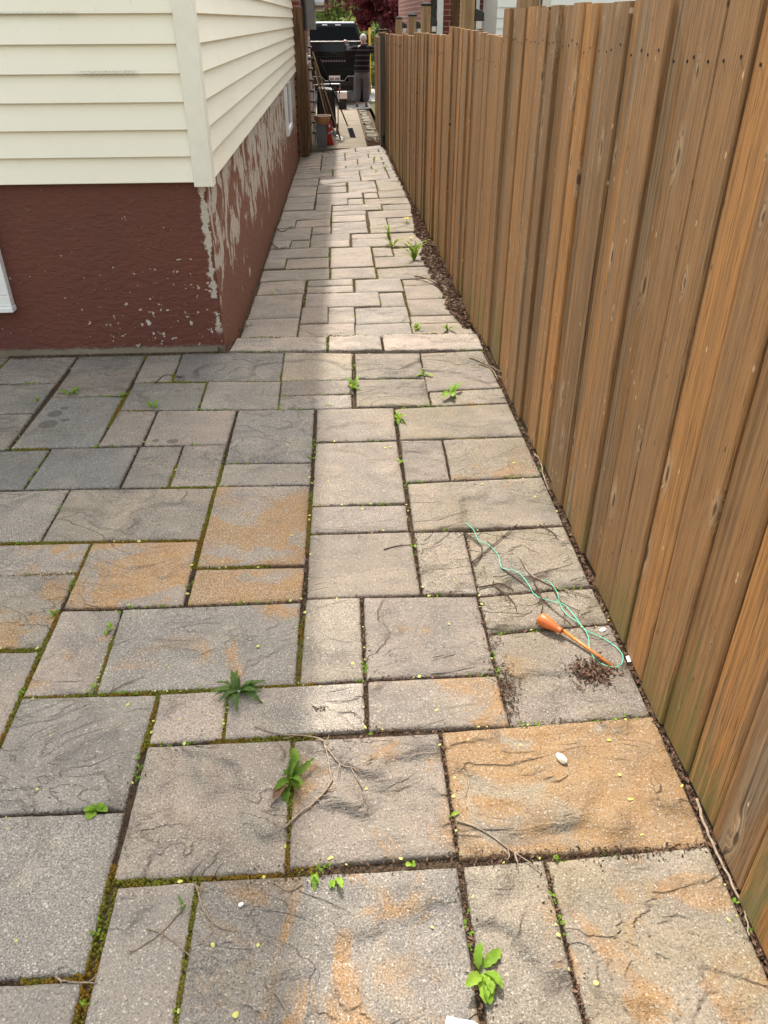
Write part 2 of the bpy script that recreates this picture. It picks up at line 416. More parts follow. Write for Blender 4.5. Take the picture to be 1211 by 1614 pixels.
M = dict(
    paver=mat_paver(), soil=mat_soil(), moss=mat_moss(), fence=mat_fence(), siding=mat_siding(), stucco=mat_stucco(), brick=mat_brick(),
    litter=plain('dead_leaf_litter', (0.15, 0.088, 0.058), 0.8, 0.2, var=0.6, scale=120.0),
    crumb=plain('soil_crumb', (0.085, 0.056, 0.037), 0.95, 0.1, var=0.7, scale=200.0),
    post=mat_wood('post_wood', (0.17, 0.105, 0.055), (0.36, 0.235, 0.125)),
    darkwood=mat_wood('stained_gate_wood', (0.065, 0.034, 0.016), (0.19, 0.105, 0.048)),
    greywood=mat_wood('grey_post_wood', (0.075, 0.07, 0.062), (0.15, 0.135, 0.11)),
    trim=plain('cream_trim', (0.80, 0.775, 0.68), 0.4, 0.4, var=0.05, scale=14.0),
    white=plain('white_vinyl', (0.78, 0.79, 0.79), 0.4, 0.4, var=0.05, scale=20.0),
    whitesiding=plain('white_siding', (0.80, 0.79, 0.76), 0.5, 0.4, var=0.04, scale=5.0),
    roof=plain('asphalt_shingle', (0.07, 0.065, 0.062), 0.9, 0.2, var=0.4, scale=60.0),
    concrete=mat_concrete('old_concrete', (0.125, 0.102, 0.072), (0.21, 0.175, 0.128), 45.0),
    driveway=mat_concrete('driveway_asphalt', (0.30, 0.295, 0.29), (0.40, 0.395, 0.385), 60.0),
    stone=mat_concrete('edging_stone', (0.085, 0.078, 0.05), (0.16, 0.142, 0.10), 40.0),
    yard=mat_soil('yard_soil', (0.05, 0.045, 0.02), (0.09, 0.085, 0.035)),
    grass=mat_foliage('grass', [(0.3, (0.06, 0.09, 0.02)), (0.7, (0.12, 0.16, 0.035))]),
    black=plain('black_plastic', (0.016, 0.016, 0.018), 0.45, 0.4, var=0.1),
    blackpaint=NT('black_car_paint', 0.12, 0.24).out((0.005, 0.006, 0.009)),
    glass=mat_glass('dark_window_glass'),
    chrome=plain('brushed_metal', (0.55, 0.55, 0.55), 0.3, 0.5, 0.9, var=0.05),
    steel=plain('galvanised_steel', (0.32, 0.33, 0.34), 0.45, 0.5, 0.6, var=0.15),
    tyre=plain('tyre_rubber', (0.02, 0.02, 0.02), 0.85, 0.2),
    red=plain('red_plastic', (0.42, 0.018, 0.02), 0.45, 0.4),
    orange=plain('orange_plastic', (0.58, 0.135, 0.028), 0.42, 0.4, var=0.18, scale=90.0),
    orangestick=plain('orange_painted_stick', (0.66, 0.20, 0.03), 0.35, 0.5, var=0.1, scale=60.0),
    greenstring=plain('green_nylon_string', (0.10, 0.62, 0.42), 0.45, 0.4, var=0.05),
    tan=plain('tan_plastic', (0.55, 0.31, 0.15), 0.5, 0.4),
    greybin=plain('grey_plastic', (0.13, 0.135, 0.145), 0.5, 0.4),
    yellow=plain('yellow_plastic', (0.75, 0.42, 0.02), 0.45, 0.4),
    handle=mat_wood('ash_handle', (0.26, 0.17, 0.09), (0.47, 0.34, 0.20), (60, 60, 3)),
    twig=plain('dry_twig', (0.26, 0.20, 0.145), 0.85, 0.2, var=0.5, scale=80.0),
    twigdark=plain('dark_twig', (0.085, 0.06, 0.045), 0.85, 0.2, var=0.4, scale=80.0),
    pebble=plain('white_pebble', (0.72, 0.66, 0.53), 0.6, 0.3, var=0.1, scale=60.0),
    seed=mat_leaf('elm_seed', (0.50, 0.50, 0.12), (0.62, 0.62, 0.20), 0.2),
    bark=plain('bark', (0.10, 0.078, 0.06), 0.95, 0.1, var=0.5, scale=40.0),
    barkred=plain('maple_bark', (0.085, 0.07, 0.062), 0.95, 0.1, var=0.4, scale=30.0),
    skin=plain('skin', (0.45, 0.25, 0.18), 0.55, 0.4, var=0.05),
    hair=plain('grey_hair', (0.42, 0.41, 0.40), 0.7, 0.3, var=0.25, scale=80.0),
    weed=mat_leaf('weed_leaf', (0.085, 0.165, 0.020), (0.16, 0.26, 0.035)),
    weedlight=mat_leaf('young_weed_leaf', (0.15, 0.27, 0.025), (0.26, 0.40, 0.05)),
    weeddark=mat_leaf('dark_weed_leaf', (0.045, 0.088, 0.024), (0.10, 0.165, 0.04), 0.2),
    weedred=mat_leaf('reddened_leaf', (0.15, 0.07, 0.05), (0.12, 0.14, 0.04), 0.2),
    petal=plain('dandelion_petal', (0.80, 0.62, 0.02), 0.6, 0.2),
    maple=mat_foliage('purple_maple_leaf', [(0.25, (0.045, 0.010, 0.014)), (0.5, (0.14, 0.026, 0.032)), (0.75, (0.30, 0.085, 0.085))], 0.25),
    green1=mat_foliage('fresh_green_leaf', [(0.25, (0.07, 0.105, 0.022)), (0.5, (0.20, 0.25, 0.06)), (0.75, (0.40, 0.44, 0.17))]),
    green2=mat_foliage('dark_green_leaf', [(0.25, (0.015, 0.035, 0.010)), (0.5, (0.045, 0.085, 0.022)), (0.75, (0.11, 0.16, 0.045))]),
)

# ------------------------------------------------------------------ measured layout (metres)
PATIO=[(-1.893,4.246,-1.521,4.242,-1.523,3.868,-1.893,3.872),(-1.510,4.242,-1.136,4.230,-1.129,4.042,-1.503,4.047),
(-1.498,4.047,-1.129,4.042,-1.134,3.676,-1.493,3.688),(-1.125,4.229,-0.932,4.238,-0.924,3.837,-1.115,3.842),
(-0.927,4.254,-0.352,4.221,-0.346,3.811,-0.915,3.847),(-1.893,3.865,-1.525,3.861,-1.521,3.499,-1.893,3.503),
(-1.491,3.678,-1.132,3.669,-1.125,3.120,-1.499,3.125),(-1.112,3.842,-0.735,3.819,-0.732,3.486,-1.113,3.500),
(-0.726,3.825,-0.345,3.805,-0.341,3.462,-0.723,3.485),(-1.893,3.494,-1.523,3.490,-1.521,3.306,-1.893,3.310),
(-1.893,3.310,-1.519,3.306,-1.518,3.119,-1.893,3.123),(-1.113,3.494,-0.929,3.483,-0.928,3.126,-1.117,3.127),
(-0.922,3.486,-0.543,3.468,-0.548,3.105,-0.919,3.125),(-0.532,3.467,-0.163,3.451,-0.164,2.922,-0.532,2.932),
(-0.533,2.928,-0.164,2.910,-0.163,2.733,-0.536,2.741),(-1.893,3.111,-1.326,3.107,-1.328,2.763,-1.893,2.767),
(-1.317,3.112,-0.938,3.104,-0.943,2.754,-1.320,2.762),(-0.931,3.116,-0.743,3.109,-0.743,2.749,-0.932,2.754),
(-0.736,3.109,-0.549,3.103,-0.547,2.741,-0.735,2.748),(-1.705,2.749,-1.137,2.745,-1.140,2.382,-1.705,2.386),
(-1.131,2.749,-0.552,2.731,-0.557,2.361,-1.130,2.378),(-0.541,2.736,-0.165,2.724,-0.166,2.188,-0.542,2.187),
(-1.513,2.366,-0.949,2.362,-0.944,2.175,-1.513,2.179),(-0.944,2.359,-0.560,2.351,-0.556,1.983,-0.939,1.990),
(-0.540,2.171,-0.167,2.165,-0.172,1.986,-0.541,1.983),(-1.513,2.183,-0.947,2.179,-0.954,1.805,-1.513,1.809),
(-0.941,1.976,-0.749,1.968,-0.740,1.603,-0.940,1.599),(-0.745,1.972,-0.174,1.978,-0.173,1.606,-0.737,1.603),
(-1.320,1.791,-0.953,1.787,-0.945,1.222,-1.320,1.222),(-0.939,1.595,-0.562,1.588,-0.571,1.215,-0.933,1.217),
(-0.554,1.590,-0.363,1.592,-0.360,1.416,-0.550,1.410),(-0.362,1.597,0.020,1.601,0.019,1.426,-0.354,1.416),
(-0.551,1.403,-0.174,1.402,-0.172,1.027,-0.552,1.032),(-1.128,1.209,-0.568,1.205,-0.560,0.831,-1.128,0.835),
(-1.128,0.821,-0.560,0.817,-0.560,0.452,-1.128,0.452),(-0.537,1.012,-0.367,1.017,-0.367,0.640,-0.537,0.640),
(-0.360,1.018,0.213,1.021,0.213,0.640,-0.360,0.640),(-0.348,4.221,0.035,4.184,0.026,3.806,-0.346,3.812),
(-0.344,3.812,0.038,3.805,0.033,3.626,-0.337,3.626),(-0.340,3.627,0.022,3.620,0.018,3.458,-0.338,3.461),
(0.052,4.183,0.418,4.168,0.410,3.800,0.049,3.815),(0.046,3.804,0.412,3.792,0.408,3.464,0.044,3.468),
(0.423,4.167,0.780,4.186,0.789,3.655,0.409,3.629),(0.416,3.619,0.794,3.648,0.792,3.471,0.416,3.460),
(-0.148,3.450,0.223,3.445,0.217,3.107,-0.147,3.104),(0.236,3.435,0.793,3.465,0.792,3.106,0.234,3.101),
(-0.148,3.099,0.217,3.097,0.216,2.564,-0.151,2.563),(0.232,3.096,0.420,3.089,0.410,2.733,0.230,2.726),
(0.427,3.094,0.793,3.098,0.795,2.742,0.418,2.732),(-0.152,2.557,0.215,2.550,0.211,2.371,-0.153,2.370),
(0.235,2.715,0.796,2.735,0.794,2.371,0.231,2.364),(-0.155,2.366,0.216,2.362,0.221,1.990,-0.153,1.991),
(0.232,2.357,0.414,2.353,0.411,1.986,0.229,1.990),(0.418,2.350,0.795,2.366,0.794,2.002,0.412,1.972),
(0.411,1.966,0.797,1.996,0.798,1.813,0.411,1.786),(0.410,1.784,0.801,1.810,0.797,1.429,0.409,1.411),
(-0.155,1.987,0.020,1.987,0.021,1.611,-0.163,1.606),(0.032,1.989,0.404,1.976,0.405,1.615,0.029,1.614),
(0.033,1.607,0.407,1.605,0.407,1.416,0.030,1.426),(-0.170,1.402,0.214,1.404,0.215,1.050,-0.166,1.036),
(0.224,1.406,0.805,1.432,0.798,1.034,0.221,1.040),(0.227,1.021,0.409,1.027,0.409,0.640,0.227,0.640),
(0.416,1.024,0.795,1.039,0.795,0.452,0.416,0.452)]
PATHQ=[(-0.670,5.176,-0.309,5.145,-0.309,4.470,-0.670,4.470),(-0.300,4.983,0.060,4.951,0.060,4.470,-0.300,4.470),
(0.065,4.917,0.420,4.883,0.420,4.470,0.065,4.470),(0.425,4.850,0.765,4.821,0.765,4.470,0.425,4.470),
(-0.665,5.768,-0.306,5.735,-0.306,5.160,-0.665,5.191),(-0.298,5.381,-0.116,5.366,-0.116,4.993,-0.298,5.007),
(-0.111,5.339,0.066,5.325,0.066,4.956,-0.111,4.969),(0.075,5.288,0.427,5.254,0.427,4.901,0.075,4.932),
(0.442,5.406,0.740,5.374,0.740,4.999,0.442,5.032),(0.435,5.017,0.768,4.974,0.768,4.824,0.435,4.857),
(-0.655,6.160,-0.299,6.131,-0.299,5.757,-0.655,5.787),(-0.281,5.727,0.253,5.669,0.253,5.320,-0.281,5.371),
(0.257,5.620,0.425,5.607,0.425,5.265,0.257,5.284),(-0.279,5.931,0.068,5.888,0.068,5.713,-0.279,5.756),
(-0.279,6.109,0.070,6.074,0.070,5.901,-0.279,5.944),(0.088,6.046,0.440,6.007,0.440,5.638,0.088,5.680),
(0.447,5.762,0.710,5.740,0.710,5.386,0.447,5.418),(0.452,5.947,0.691,5.924,0.691,5.745,0.452,5.772),
(-0.666,6.539,-0.115,6.481,-0.115,6.132,-0.666,6.185),(-0.099,6.451,0.256,6.411,0.256,6.075,-0.099,6.111),
(0.267,6.738,0.691,6.680,0.691,6.333,0.267,6.384),(0.272,6.357,0.716,6.304,0.716,5.950,0.272,6.010),
(-0.667,7.325,-0.126,7.261,-0.126,6.891,-0.667,6.941),(-0.672,6.957,-0.495,6.930,-0.495,6.583,-0.672,6.600),
(-0.485,6.898,-0.121,6.865,-0.121,6.526,-0.485,6.562),(-0.106,7.199,0.251,7.152,0.251,6.451,-0.106,6.492),
(0.268,7.113,0.434,7.092,0.434,6.767,0.268,6.784),(0.445,7.033,0.697,7.003,0.697,6.698,0.445,6.727),
(-0.669,7.700,-0.490,7.680,-0.490,7.354,-0.669,7.373),(-0.485,7.655,-0.307,7.629,-0.307,7.316,-0.485,7.334),
(-0.678,8.279,-0.310,8.245,-0.310,7.663,-0.678,7.715),(-0.300,7.874,0.073,7.819,0.073,7.512,-0.300,7.559),
(-0.298,7.556,0.065,7.505,0.065,7.241,-0.298,7.289),(0.092,7.740,0.433,7.691,0.433,7.482,0.092,7.529),
(0.091,7.524,0.432,7.468,0.432,7.140,0.091,7.186),(0.451,7.646,0.679,7.619,0.679,7.053,0.451,7.081),
(-0.671,8.729,-0.488,8.708,-0.488,8.303,-0.671,8.322),(-0.480,8.655,-0.122,8.627,-0.122,8.226,-0.480,8.269),
(-0.297,8.238,-0.114,8.221,-0.114,7.883,-0.297,7.910),(-0.103,8.412,0.252,8.355,0.252,7.789,-0.103,7.840),
(-0.102,8.774,0.257,8.714,0.257,8.379,-0.102,8.437),(-0.104,9.042,0.266,8.962,0.266,8.719,-0.104,8.794),
(0.288,8.496,0.461,8.462,0.461,8.093,0.288,8.113),(0.278,8.103,0.569,8.061,0.569,7.694,0.278,7.735),
(0.470,8.423,0.709,8.389,0.709,8.013,0.470,8.058),(-0.666,9.306,-0.119,9.209,-0.119,8.652,-0.666,8.731),
(0.286,8.885,0.701,8.827,0.701,8.427,0.286,8.504),(-0.300,9.525,-0.113,9.490,-0.113,9.099,-0.300,9.125),
(-0.100,9.400,0.448,9.299,0.448,8.955,-0.100,9.058),(0.460,9.211,0.730,9.151,0.730,8.839,0.460,8.889),
(-0.684,9.813,-0.318,9.744,-0.318,9.310,-0.684,9.377),(-0.687,10.268,-0.314,10.183,-0.314,9.758,-0.687,9.830),
(-0.296,9.931,0.076,9.840,0.076,9.441,-0.296,9.517),(0.083,9.775,0.257,9.743,0.257,9.381,0.083,9.413),
(0.274,9.704,0.792,9.582,0.792,9.185,0.274,9.301),(-0.299,10.350,0.259,10.214,0.259,9.817,-0.299,9.935),
(0.281,10.120,0.442,10.088,0.442,9.735,0.281,9.766),(-0.700,11.098,-0.314,11.007,-0.314,10.225,-0.700,10.294),
(-0.302,10.911,0.073,10.826,0.073,10.323,-0.302,10.410),(0.102,11.161,0.454,11.058,0.454,10.392,0.102,10.465),
(0.096,10.462,0.453,10.376,0.453,10.126,0.096,10.207),(0.472,10.931,0.802,10.799,0.802,10.153,0.472,10.221),
(0.457,10.186,0.801,10.117,0.801,9.623,0.457,9.706)]
WEEDS=[(-1.555,3.649,0.000,0.054,4,'broad'),(-1.405,3.726,0.000,0.049,6,'small'),(-1.133,3.670,0.000,0.035,7,'small'),
(-0.949,3.522,0.000,0.044,5,'small'),(0.029,3.693,0.000,0.065,9,'jag'),(0.239,3.320,0.000,0.069,9,'jag'),
(-0.097,3.499,0.000,0.028,5,'small'),(0.413,3.837,0.000,0.044,6,'small'),(0.530,3.582,0.000,0.077,9,'broad'),
(-0.164,2.954,0.000,0.025,4,'small'),(0.223,2.896,0.000,0.024,5,'small'),(0.221,2.271,0.000,0.025,5,'small'),
(-0.334,1.585,0.000,0.083,22,'dock'),(-0.176,1.277,0.000,0.068,14,'dock2'),(-0.105,1.021,0.000,0.042,4,'jag'),
(-0.063,1.007,0.000,0.035,3,'broad'),(-0.382,0.961,0.000,0.035,4,'blade'),(0.228,0.791,0.000,0.058,9,'plantain'),
(0.213,1.151,0.000,0.020,4,'small'),(0.112,1.034,0.000,0.019,3,'round'),(-0.638,1.215,0.000,0.027,8,'round'),
(-0.958,1.958,-0.000,0.022,7,'small'),(-0.765,1.874,0.000,0.032,7,'small'),(-0.753,1.614,0.000,0.020,4,'small'),
(-0.451,1.609,0.000,0.018,3,'small'),(0.446,1.018,0.000,0.017,3,'round'),(-0.373,1.453,0.000,0.014,4,'small'),
(0.594,6.548,-0.098,0.138,16,'tuft'),(0.433,7.530,-0.131,0.090,8,'tuft'),(0.461,7.115,-0.119,0.074,5,'small'),
(0.445,4.725,-0.060,0.044,5,'jag'),(0.641,4.687,-0.051,0.056,5,'blade'),(0.519,12.913,-0.259,0.088,8,'tuft'),
(0.645,11.978,-0.227,0.073,6,'tuft'),(0.509,11.805,-0.232,0.063,6,'tuft'),(-0.689,11.988,-0.322,0.050,7,'small'),
(0.651,8.089,-0.133,0.051,4,'flower'),(0.630,7.298,-0.115,0.029,3,'flower')]
TWIGS=[(0.0030,[(-0.181,1.137,0.000),(-0.137,1.180,-0.000),(-0.074,1.249,0.000),(-0.080,1.327,0.000),(-0.100,1.398,0.000),(-0.210,1.421,0.000),(-0.279,1.452,0.000)]),
(0.0021,[(-0.095,1.394,0.000),(-0.050,1.315,0.000),(-0.010,1.299,0.000)]),
(0.0018,[(-0.022,1.300,0.000),(0.007,1.233,0.000)]),
(0.0026,[(0.226,1.132,0.000),(0.282,1.105,0.000),(0.333,1.056,0.000),(0.393,1.000,0.000)]),
(0.0038,[(0.814,1.158,0.000),(0.802,1.076,0.000),(0.804,0.998,0.000),(0.806,0.906,0.000),(0.802,0.865,-0.000),(0.790,0.825,0.000)]),
(0.0021,[(-0.367,1.012,0.000),(-0.340,0.947,0.000),(-0.304,0.910,0.000),(-0.269,0.898,-0.000)]),
(0.0020,[(-0.386,0.950,0.000),(-0.427,0.899,0.000),(-0.479,0.863,0.000)]),
(0.0017,[(-0.455,0.915,0.000),(-0.406,0.894,0.000),(-0.350,0.848,0.000)]),
(0.0025,[(-0.615,0.825,0.000),(-0.584,0.814,0.000),(-0.527,0.810,0.000)]),
(0.0015,[(-0.178,0.774,0.000),(-0.156,0.744,0.000),(-0.145,0.719,0.000)]),
(0.0033,[(0.589,2.171,0.000),(0.603,2.078,0.000),(0.662,2.005,0.000),(0.727,1.967,0.000),(0.773,1.941,0.000)]),
(0.0029,[(0.421,2.332,0.000),(0.465,2.237,0.000),(0.427,2.143,0.000),(0.424,2.151,-0.000)]),
(0.0028,[(0.417,2.151,0.000),(0.501,2.246,0.000),(0.619,2.380,0.000)]),
(0.0032,[(0.417,2.009,0.000),(0.495,2.025,0.000),(0.530,1.989,0.000)]),
(0.0024,[(0.512,2.120,0.000),(0.561,2.035,-0.000),(0.602,1.975,0.000)]),
(0.0027,[(0.603,2.078,0.000),(0.612,1.974,0.000),(0.604,1.893,0.000),(0.567,1.818,0.000)]),
(0.0021,[(0.602,1.975,0.000),(0.635,1.891,0.000),(0.676,1.812,0.000)]),
(0.0021,[(0.662,2.005,0.000),(0.673,1.921,0.000),(0.722,1.870,0.000)]),
(0.0023,[(0.472,2.016,0.000),(0.512,1.947,0.000),(0.520,1.882,0.000)]),
(0.0024,[(0.702,2.375,-0.000),(0.738,2.322,0.000),(0.749,2.272,-0.000)]),
(0.0022,[(-0.695,1.605,0.000),(-0.657,1.633,0.000),(-0.611,1.658,0.000)]),
(0.0023,[(0.112,2.246,0.000),(0.159,2.267,0.000),(0.221,2.271,0.000)]),
(0.0030,[(-0.999,3.815,0.000),(-0.963,3.923,0.000),(-0.880,3.883,0.000)]),
(0.0041,[(0.802,2.919,0.000),(0.817,2.861,0.000),(0.801,2.741,0.000),(0.794,2.614,0.000)]),
(0.0044,[(0.688,4.066,0.000),(0.761,3.968,0.000),(0.827,3.846,0.000)]),
(0.0035,[(0.726,3.970,0.000),(0.783,3.893,0.000),(0.791,3.745,0.000)]),
(0.0014,[(-0.275,0.966,0.000),(-0.256,0.954,0.000),(-0.236,0.964,0.000)]),
(0.0017,[(-0.131,0.994,0.000),(-0.162,0.981,0.000),(-0.198,1.005,0.000)]),
(0.0018,[(0.262,1.278,0.000),(0.269,1.239,0.000),(0.255,1.197,0.000)]),
(0.0098,[(0.552,5.944,-0.085),(0.618,5.871,-0.081),(0.695,5.690,-0.073)]),
(0.0037,[(-0.706,4.864,-0.112),(-0.662,4.947,-0.113),(-0.612,4.991,-0.112)]),
(0.0048,[(-0.653,7.474,-0.187),(-0.579,7.237,-0.176),(-0.514,7.321,-0.175)]),
(0.0052,[(-0.728,8.346,-0.216),(-0.598,8.040,-0.200),(-0.514,8.265,-0.202)])]
STRING=[(0.428,2.399),(0.450,2.348),(0.458,2.280),(0.492,2.253),(0.514,2.187),(0.513,2.110),(0.559,2.085),(0.582,2.025),(0.595,1.962),(0.632,1.932),(0.676,1.903),(0.695,1.844),(0.711,1.781),(0.751,1.748),(0.784,1.700),(0.790,1.654),(0.770,1.617),(0.743,1.616),(0.712,1.642),(0.701,1.687),(0.712,1.751),(0.701,1.806),(0.673,1.858),(0.665,1.910),(0.670,1.964),(0.659,2.014),(0.642,2.033)]
TOOL_A=(0.582,1.819)
TOOL_B=(0.630,1.779)
TOOL_C=(0.753,1.612)
PEBBLE=(0.517,1.297)
CHIP_A=(0.768,1.782)
CHIP_B=(0.178,0.701)
TAG=(0.808,1.648)
CLOD_A=(0.680,1.597)
CLOD_B=(0.427,1.554)
CLOD_C=(-0.105,1.507)
WLAB=['two leaved light green weed at the far left paver joint',
'small green weed right of the light green seedling at far left',
'tiny weed in a diagonal joint below the foundation',
'small weed below the step at the left, beside a pale paver',
'tall ragged weed in the joint just below the step',
'ragged weed in the centre joint two rows below the step',
'tiny sprout left of the ragged weed in the centre',
'small weed below the right step stone',
'broad leaved pale weed near the fence below the step',
'tiny sprout in the joint beside the dark grey square paver',
'small sprout in the centre joint left of the olive tinted paver',
'small sprout in the centre joint beside a thin twig',
'large dark green rosette of narrow leaves on a wide joint',
'broad rosette with one reddened leaf beside the forked twig',
'pale jagged leaves in the joint below the forked twig',
'broad leaf flopped on the paver below the forked twig',
'upright narrow leaved weed crossed by thin twigs at lower left',
'bright plantain with long leaves in the joint at the bottom',
'small sprout where the twig meets the rust stained paver',
'pair of round leaves in the bottom cross joint',
'patch of round clover like leaves in the mossy joint at left',
'tiny rosette in the mossy joint at far left',
'small rosette beside the wide grey paver at left',
'tiny sprout left of the dark rosette, in a corner of joints',
'tiny leaves just left of the dark rosette',
'round leaves in the joint under the rust stained paver',
'tiny sprout below the dark rosette',
'big grassy tuft by the dead leaves along the path',
'grassy tuft on the path beyond the big tuft',
'small weed on the path left of the yellow dandelion',
'ragged weed on the path just beyond the step',
'upright bladed weed on the path near the fence beyond the step',
'grassy tuft at the far end of the path, left',
'grassy tuft at the far end of the path near the gate post',
'small grassy tuft at the far end of the path in front',
'yellow green weed at the foot of the brown wall',
'flowering yellow dandelion among the path pavers',
'small yellow dandelion at the edge of the dead leaves']
TLAB=['long forked grey twig beside the reddened rosette',
'thin side twig right of the long forked twig',
'short twig end below the thin side twig',
'stout twig pointing from the joint below the rust stained paver',
'long pale stick lying along the fence foot at lower right',
'curved twig right of the narrow leaved weed at lower left',
'straight twig running down left from the narrow leaved weed',
'thin twig crossing below the narrow leaved weed',
'pale bent twig at the left bottom corner',
'thin twig near the bottom edge, centre left',
'longest branching twig above the orange tool',
'short dark twig at the start of the green string',
'dark twig crossing the green string near its far end',
'dark twig lying in the joint left of the green string',
'thin dark twig under the middle of the green string',
'thin dark twig bending down to the orange handle',
'thin dark twig between string and orange handle',
'thin dark twig right of the branching twig',
'small dark twig below the joint left of the orange handle',
'tiny dark twig near the fence above the green string',
'thin straight twig on the wide grey paver left of the dark rosette',
'thin dark twig at the centre joint sprout',
'dark thin twig by the foundation foot',
'looped pale stem at the fence foot, midway',
'dry stem on the pavers near the fence below the step',
'shorter dry stem near the fence below the step',
'small curved twig right of the bottom cross joint weeds',
'small twig left of the pale jagged leaves',
'pale looped twig in the joint left of the rust stained paver',
'weathered stick beside the dead leaves on the path',
'thin dark root at the path corner by the brown wall',
'thin dark root on the path beside the peeling wall, nearer',
'thin dark root on the path beside the peeling wall, farther']
# ------------------------------------------------------------------ ground, patio, path
def zpath(X, Y):
    a = -0.10 - 0.0295 * (Y - 4.5); b = -0.04 - 0.0235 * (Y - 4.5)
    return a + (b - a) * (X + 0.675) / 1.475
def zpatio(X, Y): return 0.0
def zwalk(Y): return -0.335 - 0.0115 * (Y - 15.0)

tag(MB().add([(-300, -300, -0.75), (300, -300, -0.75), (300, 300, -0.75), (-300, 300, -0.75)], [(0, 1, 2, 3)]).build('ground', M['yard']), kind='structure')
def sheet(name, mat, x0, x1, y0, y1, zf, nx=2, ny=2, kind='structure', depth=0.0):
    vs = []; fs = []
    for j in range(ny + 1):
        for i in range(nx + 1):
            X = x0 + (x1 - x0) * i / nx; Y = y0 + (y1 - y0) * j / ny
            vs.append((X, Y, zf(X, Y)))
    for j in range(ny):
        for i in range(nx):
            a = j * (nx + 1) + i
            fs.append((a, a + 1, a + nx + 2, a + nx + 1))
    mb = MB().add(vs, fs)
    if depth:
        mb.add([(x0, y0, zf(x0, y0) - depth), (x1, y0, zf(x1, y0) - depth), (x1, y0, zf(x1, y0)), (x0, y0, zf(x0, y0))], [(0, 1, 2, 3)])
    o = mb.build(name, mat); tag(o, kind=kind)
    return o

rp = random.Random(11)
patio = sheet('patio', M['soil'], -3.4, 0.83, -1.2, 4.46, lambda X, Y: -0.0125, 20, 20)
path = sheet('path', M['soil'], -0.72, 0.83, 4.44, 15.14, lambda X, Y: zpath(X, Y) - 0.013, 6, 30)
sheet('side_yard', M['yard'], 0.83, 14.0, -1.2, 24.0, lambda X, Y: -0.06 - 0.012 * max(Y - 4, 0), 4, 12)
sheet('back_yard', M['concrete'], -30.0, 30.0, -60.0, -1.2, lambda X, Y: -0.03, 2, 2)  # unseen; paved pale instead of grass to bounce sunlight onto house and fence
sheet('left_yard', M['grass'], -30.0, -3.4, -1.2, 4.28, lambda X, Y: -0.03, 2, 2)
sheet('walkway', M['concrete'], -0.60, 0.50, 15.12, 23.7, lambda X, Y: zwalk(Y), 2, 10, depth=0.15)
sheet('soil_strip', M['soil'], 0.50, 0.84, 15.12, 23.7, lambda X, Y: zwalk(Y) - 0.03, 2, 10)
drv = sheet('driveway', M['driveway'], -14.0, 14.0, 23.69, 60.0, lambda X, Y: -0.455, 2, 2)
sheet('street', M['driveway'], -80.0, 80.0, 60.0, 70.0, lambda X, Y: -0.52, 2, 2)
sheet('lawn', M['grass'], -80.0, 80.0, 70.0, 140.0, lambda X, Y: -0.45, 2, 2)

def paver_mesh(Q, zf, res, rr, rough=1.0, thick=0.045):
    """a slab with wobbling arrises, a worn rounded rim and a riven top"""
    TL, TR, BR, BL = [Vector((Q[2 * k], Q[2 * k + 1], 0)) for k in range(4)]
    wd = ((TR - TL).length + (BR - BL).length) / 2; dp = ((TL - BL).length + (TR - BR).length) / 2
    ex, ey = min(0.009 / wd, 0.2), min(0.009 / dp, 0.2)
    nx, ny = max(3, int(wd / res)), max(3, int(dp / res))
    us = [0.0, ex * 0.35] + [ex + (1 - 2 * ex) * i / nx for i in range(nx + 1)] + [1 - ex * 0.35, 1.0]
    vs_ = [0.0, ey * 0.35] + [ey + (1 - 2 * ey) * i / ny for i in range(ny + 1)] + [1 - ey * 0.35, 1.0]
    sd = rr.uniform(0, 500); tx, ty = rr.uniform(-1, 1) * 0.004, rr.uniform(-1, 1) * 0.004
    lift = rr.uniform(-0.0015, 0.0022)
    V = []; nu, nv = len(us), len(vs_)
    for j, v in enumerate(vs_):
        for i, u in enumerate(us):
            p = BL.lerp(BR, u).lerp(TL.lerp(TR, u), v)
            du, dv = min(i, nu - 1 - i), min(j, nv - 1 - j)
            ring = min(du, dv)
            n1 = noise.noise((p.x * 34 + sd, p.y * 34, sd)); n2 = noise.noise((p.x * 9 + sd, p.y * 9, 3 + sd)); n3 = noise.noise((p.x * 70, p.y * 70 + sd, 8))
            wob = (0.0017 * n1 + 0.0010 * n2 + 0.0008 * n3) * rough
            fall = 1.0 if ring < 2 else 0.0
            if du <= 1: p.x += wob * fall * (1 if i < nu / 2 else -1)
            if dv <= 1: p.y += wob * fall * (1 if j < nv / 2 else -1)
            z = zf(p.x, p.y) + lift + (u - 0.5) * tx * wd * 2 + (v - 0.5) * ty * dp * 2
            z += (0.0016 * n2 + 0.0007 * n1) * rough
            if ring == 0: z -= 0.0075 + 0.002 * n3
            elif ring == 1: z -= 0.0030 + 0.0012 * n3
            V.append((p.x, p.y, z))
    F = []
    for j in range(nv - 1):
        for i in range(nu - 1):
            a = j * nu + i; F.append((a, a + 1, a + nu + 1, a + nu))
    rim = [i for i in range(nu)] + [j * nu + nu - 1 for j in range(1, nv)] + [(nv - 1) * nu + i for i in range(nu - 2, -1, -1)] + [j * nu for j in range(nv - 2, 0, -1)]
    b = len(V)
    for r in rim: V.append((V[r][0], V[r][1], V[r][2] - thick))
    for k in range(len(rim)):
        k2 = (k + 1) % len(rim); F.append((rim[k2], rim[k], b + k, b + k2))
    return MB().add(V, F)

